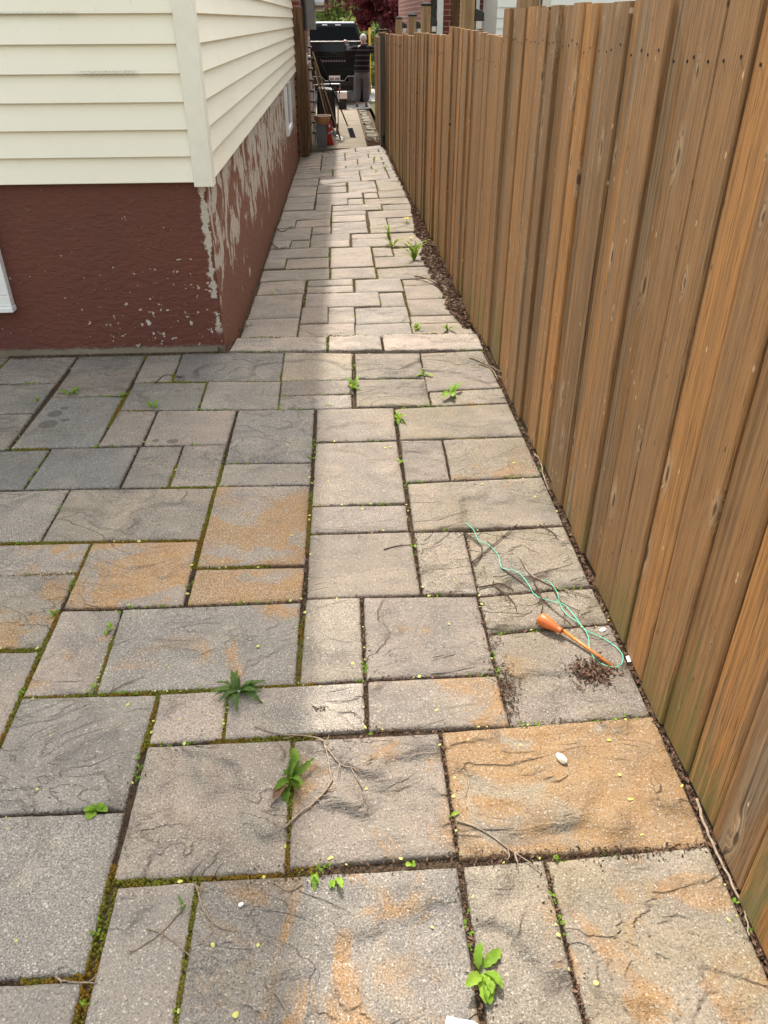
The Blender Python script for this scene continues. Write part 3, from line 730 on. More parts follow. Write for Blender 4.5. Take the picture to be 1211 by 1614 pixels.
JOINTS = []          # (x0,y0,x1,y1,zf,near) edges of pavers, for moss, crumbs and seeds
def add_paver(Q, zf, parent, res, rr, tone, stain, algae, near, name='paver', rough=1.0, bright=1.0):
    o = paver_mesh(Q, zf, res, rr, rough).build(name, M['paver'], parent, smooth=True)
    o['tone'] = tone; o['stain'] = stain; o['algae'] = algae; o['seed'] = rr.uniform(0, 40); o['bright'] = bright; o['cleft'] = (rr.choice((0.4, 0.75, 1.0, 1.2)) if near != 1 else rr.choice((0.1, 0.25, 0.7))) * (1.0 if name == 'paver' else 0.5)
    for a, b_ in ((0, 1), (1, 2), (2, 3), (3, 0)):
        JOINTS.append((Q[2 * a], Q[2 * a + 1], Q[2 * b_], Q[2 * b_ + 1], zf, near, a))
    return o

STAIN = {60: 1.14, 21: 0.95, 23: 0.92, 24: 1.1, 36: 0.80, 58: 0.98, 22: 0.80, 25: 0.75, 27: 0.62, 57: 0.50, 59: 0.72, 26: 0.62, 62: 0.80, 55: 0.55, 53: 0.6, 50: 0.55, 45: 0.6, 48: 0.6, 35: 0.45, 37: 0.45, 5: 0.35, 2: 0.40, 1: 0.45, 61: 0.62, 19: 0.45, 29: 0.3}
TONE = {4: 0.0, 6: 0.05, 16: 0.0, 15: 0.05, 13: 0.1, 20: 0.62, 12: 0.6, 32: 0.55, 29: 0.15, 27: 0.12, 33: 0.08, 36: 0.2, 56: 0.75, 57: 0.5, 31: 0.3, 30: 0.45, 55: 0.55, 61: 0.8, 62: 0.85, 60: 0.95, 59: 0.65, 45: 0.8, 48: 0.7, 50: 0.75, 53: 0.8, 44: 0.7, 46: 0.65, 51: 0.7, 37: 0.85, 40: 0.75, 41: 0.85}
for i, Q in enumerate(PATIO):
    cx = (Q[0] + Q[4]) / 2
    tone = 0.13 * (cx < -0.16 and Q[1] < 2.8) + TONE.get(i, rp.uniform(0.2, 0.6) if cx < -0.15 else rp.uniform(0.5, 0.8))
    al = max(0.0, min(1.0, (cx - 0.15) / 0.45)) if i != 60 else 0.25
    add_paver(Q, zpatio, patio, 0.024, rp, tone, STAIN.get(i, rp.uniform(0.0, 0.3)), al, 2, bright=(0.79 if cx > -0.16 else 1.10 if Q[1] < 2.80 else 0.97) * rp.uniform(0.93, 1.07))  # lighting put into slab colour: sunlit side dimmed, shaded side raised, less by house
def rect(x0, x1, y0, y1): return (x0, y1, x1, y1, x1, y0, x0, y0)
fill = []
for y0, y1, xr in ((3.882, 4.246, -1.904), (3.512, 3.872, -1.904), (3.132, 3.502, -1.904), (2.774, 3.122, -1.904), (2.392, 2.762, -1.717), (1.81, 2.378, -1.525), (1.226, 1.80, -1.332), (0.842, 1.216, -1.14), (0.454, 0.832, -1.14), (0.072, 0.442, 0.80), (-0.31, 0.062, 0.80), (-0.69, -0.32, 0.80), (-1.07, -0.70, 0.80)):
    x = xr
    while x > -3.2:
        wd = rp.choice((0.18, 0.372, 0.372, 0.56)); fill.append(rect(x - wd, x, y0, y1)); x -= wd + 0.012
for a, b_ in ((-0.55, -0.366), (-0.354, 0.21), (0.225, 0.41)): fill.append(rect(a, b_, 0.454, 0.632))
for Q in fill: add_paver(Q, zpatio, patio, 0.05, rp, rp.uniform(0.1, 0.7), rp.uniform(0, 0.4), 0.1, 0)

for i, Q in enumerate(PATHQ):
    Q = list(Q)
    for k in (0, 2, 4, 6): Q[k] = min(0.795, max(-0.674, Q[k]))
    if Q[2] > 0.56: Q[2] = Q[4] = 0.795
    cx = (Q[0] + Q[2]) / 2
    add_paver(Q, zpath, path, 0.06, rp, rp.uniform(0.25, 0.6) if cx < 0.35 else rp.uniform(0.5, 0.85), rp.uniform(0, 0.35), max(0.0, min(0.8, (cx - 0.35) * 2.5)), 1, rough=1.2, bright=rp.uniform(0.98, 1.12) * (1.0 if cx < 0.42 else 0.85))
for Q in (rect(-0.302, 0.073, 10.89, 11.12), rect(0.472, 0.795, 10.89, 11.12), rect(-0.674, -0.314, 11.065, 11.12)):
    add_paver(Q, zpath, path, 0.08, rp, rp.uniform(0.2, 0.6), 0.1, 0.1, 1)
y = 11.135
while y < 15.05:
    d = min(rp.choice((0.26, 0.37, 0.37)), 15.12 - y)
    x = -0.674
    while x < 0.76:
        wd = rp.choice((0.37, 0.37, 0.56, 0.56))
        if 0.795 - (x + wd) < 0.12: wd = 0.795 - x
        wd = min(wd, 0.795 - x)
        if d > 0.3 and rp.random() < 0.25:
            add_paver(rect(x, x + wd, y, y + d / 2 - 0.007), zpath, path, 0.1, rp, rp.uniform(0.2, 0.7), 0.1, 0.1, 1, bright=1.0)
            add_paver(rect(x, x + wd, y + d / 2 + 0.007, y + d), zpath, path, 0.1, rp, rp.uniform(0.2, 0.7), 0.1, 0.1, 1, bright=1.0)
        else:
            add_paver(rect(x, x + wd, y, y + d), zpath, path, 0.1, rp, rp.uniform(0.2, 0.7), 0.1, 0.1, 1, bright=1.0)
        x += wd + 0.015
    y += d + 0.015
# the step down from patio to path: three rock-faced coping stones
def zstep(X, Y): return 0.006 + 0.005 * noise.noise((X * 14, Y * 14, 3.3)) + 0.004 * noise.noise((X * 40, Y * 40, 1.3))
for x0, x1, yl, yr in ((-0.668, -0.112, 4.262, 4.235), (-0.098, 0.208, 4.232, 4.218), (0.222, 0.79, 4.214, 4.196)):
    o = add_paver((x0 + (0.02 if x0 < -0.6 else 0), 4.475, x1, 4.455, x1, yr, x0, yl), zstep, path, 0.02, rp, 0.6, 0.15, 0.25 if x0 > 0 else 0.0, 2, 'step_stone', 2.2, 1.18)

# ------------------------------------------------------------------ moss, crumbs, dead leaves, seeds
rm = random.Random(5)
def blob(mb, x, y, z, r, h):
    n = 5; a0 = rm.uniform(0, 6.28)
    vs = [(x + r * math.cos(a0 + k * 1.2566), y + r * math.sin(a0 + k * 1.2566), z) for k in range(n)]
    vs += [(x + 0.62 * r * math.cos(a0 + k * 1.2566 + 0.4), y + 0.62 * r * math.sin(a0 + k * 1.2566 + 0.4), z + h * 0.75) for k in range(n)]
    vs.append((x, y, z + h))
    fs = []
    for k in range(n):
        k2 = (k + 1) % n
        fs += [(k, k2, n + k2, n + k), (n + k, n + k2, 2 * n)]
    mb.add(vs, fs)
def bit(mb, x, y, z, s):
    d = Vector((rm.gauss(0, 1), rm.gauss(0, 1), rm.gauss(0, 0.5))).normalized() * s * rm.uniform(0.8, 1.8)
    e = d.cross(Vector((0.3, 0.2, 1))).normalized() * s * rm.uniform(0.3, 0.7); u = Vector((0, 0, s * 0.7))
    c = Vector((x, y, z + s * 0.2))
    mb.add([c - d, c + e, c + d, c - e, c + u], [(0, 1, 4), (1, 2, 4), (2, 3, 4), (3, 0, 4)])
mossb, crumbb = MB(), MB()
def mossy(x, y):
    n = noise.noise((x * 2.3 + 4, y * 2.3, 1.7))
    if y > 4.4: return n + (0.30 if -0.2 < x < 0.5 else 0.05)
    b = 0.38 if (-1.05 < x < -0.12 and y < 2.6) else (0.05 if x < -0.1 else -0.30)
    if 0.0 < x < 0.25 and y > 3.4: b = 0.3
    return n + b
for x0, y0, x1, y1, zf, near, e in JOINTS:
    if near == 0: continue
    L = math.hypot(x1 - x0, y1 - y0)
    ox, oy = ((0, 1), (1, 0), (0, -1), (-1, 0))[e]
    for k in range(int(L * (430 if near == 2 else 60))):
        t = rm.random(); off = rm.uniform(-0.001, 0.0085)
        x = x0 + (x1 - x0) * t + ox * off; y = y0 + (y1 - y0) * t + oy * off
        if x > 0.80: continue
        g = mossy(x, y); zz = zf(x, y)
        if g > 0.22:
            if near == 2: blob(mossb, x, y, zz - 0.0125, rm.uniform(0.0032, 0.0062), rm.uniform(0.009, 0.0150))
            elif rm.random() < 0.7: blob(mossb, x, y, zz - 0.014, rm.uniform(0.006, 0.010), rm.uniform(0.008, 0.013))
        elif rm.random() < 0.85:
            if near == 2:
                stray = rm.random() < 0.07
                if stray: x += ox * rm.gauss(0, 0.02) ; y += oy * rm.gauss(0, 0.02)
                bit(crumbb, x, y, zz + (0.000 if stray else rm.uniform(-0.012, -0.003)), rm.uniform(0.0014, 0.0042))
            else: bit(crumbb, x, y, zz - 0.012, rm.uniform(0.003, 0.006))
# clods of dirt and debris left on the slabs
for (cx, cy), n, sx, sy in ((CLOD_A, 420, 0.035, 0.030), (CLOD_B, 260, 0.020, 0.050), (CLOD_C, 50, 0.014, 0.006), ((0.36, 1.035), 160, 0.09, 0.010), ((0.60, 1.03), 160, 0.07, 0.010), ((0.42, 1.75), 60, 0.012, 0.02), ((0.10, 1.415), 90, 0.10, 0.008), ((-0.10, 1.02), 120, 0.08, 0.010)):
    for k in range(n):
        bit(crumbb, min(0.79, cx + rm.gauss(0, sx)), cy + rm.gauss(0, sy), 0.001 + abs(rm.gauss(0, 0.003)) * (1 if n > 200 else 0.3), rm.uniform(0.001, 0.0042))
for k in range(700): bit(crumbb, rm.uniform(-0.9, 0.79), rm.uniform(0.55, 3.2), 0.0005, rm.uniform(0.0007, 0.0018))
for k in range(2600):                      # grit and debris against the foundation
    bit(crumbb, rm.uniform(-1.9, -0.72), 4.252 - abs(rm.gauss(0, 0.016)), rm.uniform(0.0, 0.006), rm.uniform(0.0015, 0.005))
for k in range(900):
    X = -0.676 + abs(rm.gauss(0, 0.010)); Y = rm.uniform(4.5, 11.0); bit(crumbb, X, Y, zpath(X, Y) + 0.001, rm.uniform(0.002, 0.005))
tag(mossb.build('moss', M['moss'], smooth=True), 'olive and rust coloured moss growing in the paver joints', 'moss', kind='stuff')
tag(crumbb.build('soil_crumbs', M['crumb']), 'dark crumbs of soil and plant debris between the pavers', 'soil', kind='stuff')

def curl(mb, x, y, z, s):
    a = rm.uniform(0, 6.28); d = Vector((math.cos(a), math.sin(a), rm.uniform(-0.4, 0.4))) * s; e = Vector((-math.sin(a), math.cos(a), rm.uniform(-0.5, 0.5))) * s * rm.uniform(0.25, 0.55)
    c = Vector((x, y, z)); k = Vector((0, 0, s * rm.uniform(0.1, 0.5)))
    mb.add([c - d, c - d * 0.2 + e + k, c + d + k * 0.4, c - d * 0.1 - e + k, c - k * 0.2], [(0, 4, 1), (4, 2, 1), (0, 3, 4), (4, 3, 2)])
litb = MB()
for k in range(3600):                      # the drift of dead leaves along the fence foot by the path
    Y = rm.uniform(4.7, 9.6)
    wdt = 0.035 + 0.13 * max(0.0, 1 - ((Y - 6.6) / 2.4) ** 2) * (0.75 + 0.5 * noise.noise((Y * 2.2, 0.3, 0.1)))
    u = rm.random() ** 1.25
    X = 0.812 - wdt * u
    curl(litb, X, Y, zpath(X, Y) + 0.004 + 0.035 * (1 - u) * min(1, wdt / 0.15) * rm.random(), rm.uniform(0.010, 0.022))
for k in range(1500):
    Y = rm.uniform(9.6, 15.0); X = 0.81 - abs(rm.gauss(0, 0.02)); curl(litb, X, Y, zpath(X, Y) + 0.003, rm.uniform(0.010, 0.02))
for k in range(2600):                      # shreds lying in the slot between patio and fence
    Y = rm.uniform(0.2, 4.6); X = 0.807 + rm.gauss(0, 0.005); curl(litb, X, Y, -0.006 + rm.uniform(-0.006, 0.006), rm.uniform(0.004, 0.013))
for x0, y0, x1, y1, zf, near, e in JOINTS[:63 * 4]:
    if min(x0, x1) < -0.25 or max(y0, y1) > 2.6: continue
    for k in range(int(math.hypot(x1 - x0, y1 - y0) * 70)):
        t = rm.random(); ox, oy = ((0, 1), (1, 0), (0, -1), (-1, 0))[e]; off = rm.gauss(0.004, 0.004)
        X = x0 + (x1 - x0) * t + ox * off; Y = y0 + (y1 - y0) * t + oy * off
        if X < 0.80: curl(litb, X, Y, rm.uniform(-0.006, 0.0015), rm.uniform(0.003, 0.008))
for k in range(230): curl(litb, min(0.785, CLOD_A[0] + rm.gauss(0, 0.032)), CLOD_A[1] + rm.gauss(0, 0.024), 0.003 + abs(rm.gauss(0, 0.003)), rm.uniform(0.004, 0.012))
for k in range(110): curl(litb, CLOD_B[0] + rm.gauss(0, 0.016), CLOD_B[1] + rm.gauss(0, 0.045), 0.002, rm.uniform(0.003, 0.008))
for k in range(900):
    Y = 15.15 + abs(rm.gauss(0, 0.6)); X = rm.uniform(0.51, 0.80); curl(litb, X, Y, zwalk(Y) + 0.012, rm.uniform(0.012, 0.025))
tag(litb.build('dead_leaves', M['litter']), 'drift of brown dead leaves along the foot of the wooden fence', 'dead leaves', kind='stuff')

seedb = MB()
def seed(x, y, z, s):
    a = rm.uniform(0, 6.28); tl = rm.uniform(-0.35, 0.35); n = 8
    asp = rm.uniform(0.5, 0.95)
    vs = [(x + s * (math.cos(k * 0.785) * math.cos(a) - asp * math.sin(k * 0.785) * math.sin(a)) * rm.uniform(0.75, 1.15), y + s * (math.cos(k * 0.785) * math.sin(a) + asp * math.sin(k * 0.785) * math.cos(a)) * rm.uniform(0.75, 1.15), z + 0.001 + 0.5 * s * abs(tl) + s * tl * math.cos(k * 0.785) * 0.5) for k in range(n)]
    seedb.add(vs + [(x, y, z + 0.002 + 0.5 * s * abs(tl))], [(k, (k + 1) % n, n) for k in range(n)])
for k in range(380):
    if rm.random() < 0.74:
        x0, y0, x1, y1, zf, near, e = rm.choice(JOINTS[:63 * 4]); t = rm.random(); x = x0 + (x1 - x0) * t; y = y0 + (y1 - y0) * t
        if y > 2.6 and rm.random() < 0.75: continue
        zz = -0.001; x += rm.gauss(0, 0.006); y += rm.gauss(0, 0.006)
    else:
        y = 0.55 + 2.6 * rm.random() ** 2.0; x = rm.uniform(-1.0, 0.8); zz = 0.001
    if x < -1.8 or x > 0.8: continue
    seed(x, y, zz, rm.choice((0.003, 0.004, 0.005, 0.0065)) * rm.uniform(0.85, 1.15))
tag(seedb.build('fallen_seeds', M['seed']), 'tiny pale yellow elm seeds scattered over the pavers', 'seeds', kind='stuff')

sprb = MB()
for x0, y0, x1, y1, zf, near, e in JOINTS:
    if near == 0: continue
    for k in range(int(math.hypot(x1 - x0, y1 - y0) * (26 if near == 2 else 8))):
        t = rm.random(); ox, oy = ((0, 1), (1, 0), (0, -1), (-1, 0))[e]; off = rm.uniform(0.0, 0.008)
        X = x0 + (x1 - x0) * t + ox * off; Y = y0 + (y1 - y0) * t + oy * off
        if X > 0.80 or noise.noise((X * 5.1, Y * 5.1, 9.0)) < 0.16: continue
        for j in range(rm.choice((2, 3, 4))):
            a = rm.uniform(0, 6.28); L = rm.uniform(0.005, 0.013) * (1.5 if near == 1 else 1.0); c = Vector((X, Y, zf(X, Y) - 0.006)); d = Vector((math.cos(a), math.sin(a), rm.uniform(0.4, 1.4))) * L; s = Vector((-math.sin(a), math.cos(a), 0)) * L * 0.32
            sprb.add([c, c + d * 0.6 + s, c + d + Vector((0, 0, -0.2 * L)), c + d * 0.6 - s], [(0, 1, 2, 3)])
tag(sprb.build('joint_sprouts', M['weedlight']), 'tiny green sprouts creeping along the paver joints', 'sprouts', kind='stuff')

# ------------------------------------------------------------------ the cream house on the left
house = empty('cream_house', (-3.4, 9.3, 0))
tag(house, 'cream vinyl sided house on a peeling brown painted foundation', 'house')
def child(o, parent):                      # keeps world coordinates of a mesh built in place
    o.parent = parent; o.matrix_parent_inverse = Matrix.Translation(parent.location).inverted() if parent.rotation_euler.z == 0 else parent.matrix_basis.inverted()
    return o
fd = MB().box(-7.0, -0.69, 4.285, 14.3, -0.6, 0.93).build('foundation', M['stucco'], bevel=0.012)
child(fd, house)
child(MB().box(-7.0, -0.70, 4.29, 14.29, 0.931, 4.72).build('wall', M['siding']), house)
CRS = 0.1202
fcs = MB().hexa([(-7.0, 4.245, 0), (-0.742, 4.245, 0), (-0.742, 4.288, 0), (-7.0, 4.288, 0), (-7.0, 4.267, CRS + 0.004), (-0.742, 4.267, CRS + 0.004), (-0.742, 4.288, CRS + 0.004), (-7.0, 4.288, CRS + 0.004)])
scs = MB().hexa([(-0.698, 4.335, 0), (-0.652, 4.335, 0), (-0.652, 14.31, 0), (-0.698, 14.31, 0), (-0.698, 4.335, CRS + 0.004), (-0.674, 4.335, CRS + 0.004), (-0.674, 14.31, CRS + 0.004), (-0.698, 14.31, CRS + 0.004)])
for mb, b_ in ((fcs, 0), (scs, 1)):
    o0 = mb.build('siding_board', M['siding'], bevel=0.0022, seg=1)
    child(o0, house); o0.location = (0, 0, 0.906)
    for k in range(1, 31):
        o = o0.copy(); C.objects.link(o); o.location = (0, 0, 0.906 + CRS * k)
ct = MB().add([(-0.742, 4.236), (-0.645, 4.236), (-0.645, 4.335), (-0.69, 4.335), (-0.69, 4.284), (-0.742, 4.284)], [])
pr = [(-0.742, 4.236), (-0.645, 4.236), (-0.645, 4.335), (-0.69, 4.335), (-0.69, 4.284), (-0.742, 4.284)]
cv = [(x, y, 0.885) for x, y in pr] + [(x, y, 4.72) for x, y in pr]
child(MB().add(cv, [(5, 4, 3, 2, 1, 0), (6, 7, 8, 9, 10, 11)] + [(k, (k + 1) % 6, 6 + (k + 1) % 6, 6 + k) for k in range(6)]).build('corner_trim', M['trim'], bevel=0.004), house)
rf = MB().hexa([(-7.6, 3.80, 4.73), (-0.630, 3.80, 4.73), (-0.630, 14.92, 4.73), (-7.6, 14.92, 4.73), (-7.6, 3.80, 4.93), (-0.630, 3.80, 4.93), (-0.630, 14.92, 4.93), (-7.6, 14.92, 4.93)])
rf.add([(-7.6, 3.80, 4.935), (-0.635, 3.80, 4.935), (-0.635, 14.92, 4.935), (-7.6, 14.92, 4.935), (-3.9, 5.2, 6.2), (-3.9, 13.5, 6.2)], [(0, 1, 4), (1, 2, 5, 4), (2, 3, 5), (3, 0, 4, 5), (0, 3, 2, 1)])
child(rf.build('roof', M['roof']), house)
mf = MB(); n_ = 160; vs = []
for i in range(n_ + 1):
    X = -4.0 + 3.27 * i / n_; k = noise.noise((X * 9, 0.4, 0.2)); k2 = noise.noise((X * 37, 1.4, 0.2))
    h = 0.022 + 0.014 * k + 0.008 * k2; dpt = 0.026 + 0.012 * noise.noise((X * 6, 5.0, 0.1)) + 0.006 * k2
    vs += [(X, 4.2845, h), (X, 4.2845 - dpt * 0.45, h * 0.72 + 0.004 * k2), (X, 4.2845 - dpt, 0.003), (X, 4.2845 - dpt - 0.003, -0.02)]
mf.add(vs, [(4 * i + j, 4 * i + 4 + j, 4 * i + 5 + j, 4 * i + 1 + j)[::-1] for i in range(n_) for j in range(3)])
child(mf.build('mortar_fillet', M['concrete'], smooth=True), house)
# basement window, front
wi = child(MB().box(-2.95, -1.805, 4.236, 4.284, 0.292, 0.352).box(-1.870, -1.805, 4.2365, 4.284, 0.353, 0.78).box(-2.95, -2.885, 4.2365, 4.284, 0.353, 0.78).box(-2.95, -1.805, 4.236, 4.284, 0.781, 0.85).build('window', M['white'], bevel=0.004), house)
def sub(o, part): o.parent = part; o.matrix_parent_inverse = part.matrix_parent_inverse.copy() if False else Matrix.Identity(4); return o
sub(MB().box(-2.883, -1.872, 4.250, 4.2845, 0.354, 0.385).box(-1.905, -1.872, 4.2505, 4.2845, 0.386, 0.779).box(-2.883, -2.85, 4.2505, 4.2845, 0.386, 0.779).build('sash', M['white'], bevel=0.003), wi)
sub(MB().box(-2.848, -1.907, 4.268, 4.2842, 0.387, 0.778).build('pane', M['white']), wi)
sub(MB().box(-2.97, -1.800, 4.222, 4.2835, 0.262, 0.2905).build('sill', M['white'], bevel=0.005), wi)
# basement window, alley side
ws = child(MB().box(-0.692, -0.655, 11.30, 12.35, 0.30, 0.37).box(-0.692, -0.656, 11.30, 11.38, 0.371, 0.88).box(-0.692, -0.656, 12.27, 12.35, 0.371, 0.88).build('window', M['white'], bevel=0.004), house)
sub(MB().box(-0.6915, -0.684, 11.382, 12.268, 0.372, 0.879).build('pane', M['glass']), ws)

# ------------------------------------------------------------------ brick house further down the alley, left
bh = empty('brick_house', (-3.5, 18.0, 0))
tag(bh, 'red brick house beyond the cream house, behind the leaning tools', 'house')
child(MB().box(-7.0, -0.62, 15.9, 21.6, -0.7, 4.5).build('wall', M['brick']), bh)
r2 = MB().box(-7.3, -0.56, 15.42, 21.9, 4.51, 4.7)
child(r2.build('roof', M['roof']), bh)
child(MB().box(-0.619, -0.56, 17.2, 17.28, -0.4, 4.4).build('downpipe', M['black'], bevel=0.01), bh)
em = empty('electric_meter', (-0.5, 19.6, 1.5))
tag(em, 'grey electric meter box with round dial on the brick wall', 'meter')
child(MB().box(-0.618, -0.42, 19.45, 19.75, 1.42, 2.4).build('meter_box', M['steel'], bevel=0.01), em)
mm = MB()
mm.tube([(-0.42, 19.5, 1.88), (-0.22, 19.5, 1.88)], 0.13, 16)
child(mm.build('meter_dial', M['chrome'], smooth=False), em)

# ------------------------------------------------------------------ neighbour's house on the right, above the fence
nh = empty('neighbour_house', (4.0, 16.0, -0.2))
tag(nh, 'red brick house with white siding rising behind the fence', 'house')
child(MB().box(1.52, 9.0, 14.6, 22.0, -0.4, 5.2).build('wall', M['brick']), nh)
child(MB().box(2.36, 9.0, 13.2, 14.59, -0.4, 5.0).build('extension_wall', M['whitesiding']), nh)
ns = MB().hexa([(2.34, 13.172, 0), (9.0, 13.172, 0), (9.0, 13.199, 0), (2.34, 13.199, 0), (2.34, 13.186, 0.134), (9.0, 13.186, 0.134), (9.0, 13.199, 0.134), (2.34, 13.199, 0.134)]).build('siding_board', M['whitesiding'])
child(ns, nh); ns.location = (0, 0, 0.05)
for k in range(1, 36):
    o = ns.copy(); C.objects.link(o); o.location = (0, 0, 0.05 + 0.13 * k)
child(MB().box(1.62, 1.72, 14.54, 14.598, -0.3, 5.0).build('downspout', M['white'], bevel=0.008), nh)
child(MB().box(1.535, 1.60, 14.56, 14.5975, -0.3, 4.5).build('shutter', M['black'], bevel=0.004), nh)
child(MB().box(1.86, 1.97, 14.565, 14.5975, -0.3, 4.0).build('door_panel', M['darkwood'], bevel=0.004), nh)
nw = child(MB().box(2.0, 2.30, 14.56, 14.5985, 0.6, 2.4).build('window', M['white'], bevel=0.004), nh)
sub(MB().box(2.06, 2.24, 14.552, 14.559, 0.66, 2.34).build('pane', M['glass']), nw)
child(MB().box(1.3, 9.3, 12.9, 22.3, 5.21, 5.4).build('roof', M['roof']), nh)
gu = empty('utility_cabinet', (1.48, 17.0, -0.3))
tag(gu, 'grey metal cabinet standing beside the brick house behind the fence', 'cabinet')
child(MB().box(1.34, 1.51, 14.9, 15.2, -0.3, 1.52).build('cabinet_body', M['steel'], bevel=0.01), gu)
child(MB().box(1.325, 1.515, 14.88, 15.22, 1.521, 1.545).build('lid', M['steel'], bevel=0.006), gu)

# ------------------------------------------------------------------ the wooden fence on the right
rf_ = random.Random(23)
fence = empty('wooden_fence', (0.83, 7.0, 0))
tag(fence, 'tall weathered fence of vertical brown boards running along the right of the path', 'fence')
FX = 0.815
SECT = [(-1.3, 4.42, 1.645, 1.64), (4.42, 6.45, 1.528, 1.555), (6.45, 9.40, 1.50, 1.485), (9.40, 11.05, 1.452, 1.445), (11.05, 13.40, 1.43, 1.418), (13.40, 14.92, 1.415, 1.405), (14.92, 19.2, 1.325, 1.31)]
def ftop(Y):
    for a, b_, t0, t1 in SECT:
        if Y < b_: return t0 + (t1 - t0) * (Y - a) / (b_ - a)
    return 1.3
def fbot(Y):
    if Y < 4.4: return 0.006
    if Y < 15: return zpath(0.8, Y) + 0.008
    return zwalk(Y) - 0.01
INFO = [None]
def board(Y0, wd, z0, z1, rr):
    mb = MB(); r = 0.0065; prof = [(0.024, 0.0), (r, 0.0), (r * 0.3, r * 0.3), (0.0, r), (0.0, wd - r), (r * 0.3, wd - r * 0.3), (r, wd), (0.024, wd)]
    n = 9; sd = rr.uniform(0, 99); xo = rr.choice((-0.009, -0.005, 0.0, 0.005, 0.009)) + rr.uniform(-0.0015, 0.0015); tw = rr.gauss(0, 0.018); INFO[0] = (xo, tw); lean = rr.gauss(0, 0.0022)
    V = []
    for j in range(n + 1):
        z = z0 + (z1 - z0) * j / n
        wy = 0.0012 * noise.noise((z * 1.6, sd, 0)); cup = 0.002 * noise.noise((z * 0.9, sd, 5))
        for k, (px_, py_) in enumerate(prof):
            ed = 0.0008 * noise.noise((z * 9, sd + k, 2))
            V.append((FX + xo + px_ + cup + (py_ - wd / 2) * tw, Y0 + py_ + wy + ed + lean * (z - z0), z))
    F = []
    m = len(prof)
    for j in range(n):
        for k in range(m):
            k2 = (k + 1) % m; F.append((j * m + k2, j * m + k, (j + 1) * m + k, (j + 1) * m + k2))
    F.append(tuple(range(m))); F.append(tuple(n * m + k for k in range(m))[::-1])
    return mb.add(V, F)
nails, backs = MB(), MB()
Y = 1.082 - 0.1575 * 14
while Y < 19.0:
    if 14.80 < Y < 14.93: Y = 14.95
    wd = 0.1505 + rf_.uniform(-0.004, 0.0015)
    zt = ftop(Y + wd / 2) + rf_.uniform(-0.004, 0.004)
    child(board(Y, wd, fbot(Y + wd / 2) + rf_.uniform(-0.003, 0.004), zt, rf_).build('board', M['fence']), fence)
    for u in (0.24, 0.76):
        nx_ = FX + INFO[0][0] + (u - 0.5) * wd * INFO[0][1]; nz = zt - 0.12 + rf_.gauss(0, 0.008)
        nails.tube([(nx_ - 0.0022, Y + wd * u, nz), (nx_ + 0.003, Y + wd * u, nz)], 0.0036, 6)
    backs.box(FX + 0.0335, FX + 0.040, Y - 0.03, Y + 0.028, fbot(Y), zt - 0.06)
    Y += 0.1575 + rf_.uniform(-0.0008, 0.0008)
tag(child(backs.build('backing_strips', M['darkwood']), fence), kind='stuff')  # dark strips added behind the gaps to block light and deepen the joints
tag(child(nails.build('nail_heads', M['black']), fence), kind='stuff')
for a, b_, t0, t1 in SECT:
    for zz in (t1 - 0.16, 0.35):
        child(MB().box(FX + 0.0405, FX + 0.069, a + 0.06, b_ - 0.06, zz - 0.045, zz + 0.045).build('rail', M['post'], bevel=0.003), fence)
POSTS = [(2.2, 1.60), (4.42, 2.05), (6.45, 2.05), (9.40, 1.715), (11.05, 1.63), (13.40, 1.605), (17.0, 1.42), (18.9, 1.40)]
for k, (py_, pt) in enumerate(POSTS):
    po = child(MB().box(FX + 0.070, FX + 0.163, py_ - 0.047, py_ + 0.047, -0.5, pt).build('post', M['post'], bevel=0.004), fence)
    if k > 0:
        cp = MB().box(FX + 0.064, FX + 0.169, py_ - 0.053, py_ + 0.053, pt + 0.001, pt + 0.018)
        cp.add([(FX + 0.066, py_ - 0.05, pt + 0.018), (FX + 0.167, py_ - 0.05, pt + 0.018), (FX + 0.167, py_ + 0.05, pt + 0.018), (FX + 0.066, py_ + 0.05, pt + 0.018), (FX + 0.1165, py_, pt + 0.04)], [(0, 1, 4), (1, 2, 4), (2, 3, 4), (3, 0, 4)])
        sub(cp.build('post_cap', M['tyre']), po)
LL = ['above the tallest fence section, nearest the camera', 'beside the knotty fence post in front of the brick wall', 'beside the third capped fence post', 'beside the fourth capped fence post', 'beside the farthest capped fence post']
for k, (py_, pt, lz) in enumerate(((4.42, 2.05, 1.69), (6.45, 2.05, 1.60), (9.40, 1.715, 1.55), (11.05, 1.63, 1.515), (13.40, 1.605, 1.50))):
    l = empty('post_light', (FX + 0.20, py_ - 0.03, lz)); tag(l, 'small black solar light ' + LL[k], 'light', 'solar lights on the fence posts')
    x0, x1, y0, y1 = FX + 0.1645, FX + 0.232, py_ - 0.05, py_ + 0.03
    child(MB().hexa([(x0, y0, lz - 0.012), (x1, y0, lz - 0.012), (x1, y1, lz - 0.012), (x0, y1, lz - 0.012), (x0, y0, lz + 0.065), (x1, y0, lz + 0.038), (x1, y1, lz + 0.038), (x0, y1, lz + 0.065)]).build('housing', M['black'], bevel=0.003), l)
    child(MB().box(x0 + 0.012, x1 - 0.012, y0 + 0.004, y1, lz - 0.062, lz - 0.013).build('lens', M['chrome'], bevel=0.003), l)
gp = empty('gate_post', (0.765, 14.93, -0.4)); tag(gp, 'dark grey gate post at the far end of the fence', 'post')
child(MB().box(0.725, 0.811, 14.86, 14.945, -0.42, 1.40).build('shaft', M['greywood'], bevel=0.004), gp)
child(MB().box(0.712, 0.824, 14.848, 14.957, 1.401, 1.42).build('post_cap', M['post'], bevel=0.003), gp)
child(MB().box(0.755, 0.80, 14.835, 14.859, -0.22, -0.10).build('gate_stop', M['black'], bevel=0.004), gp)
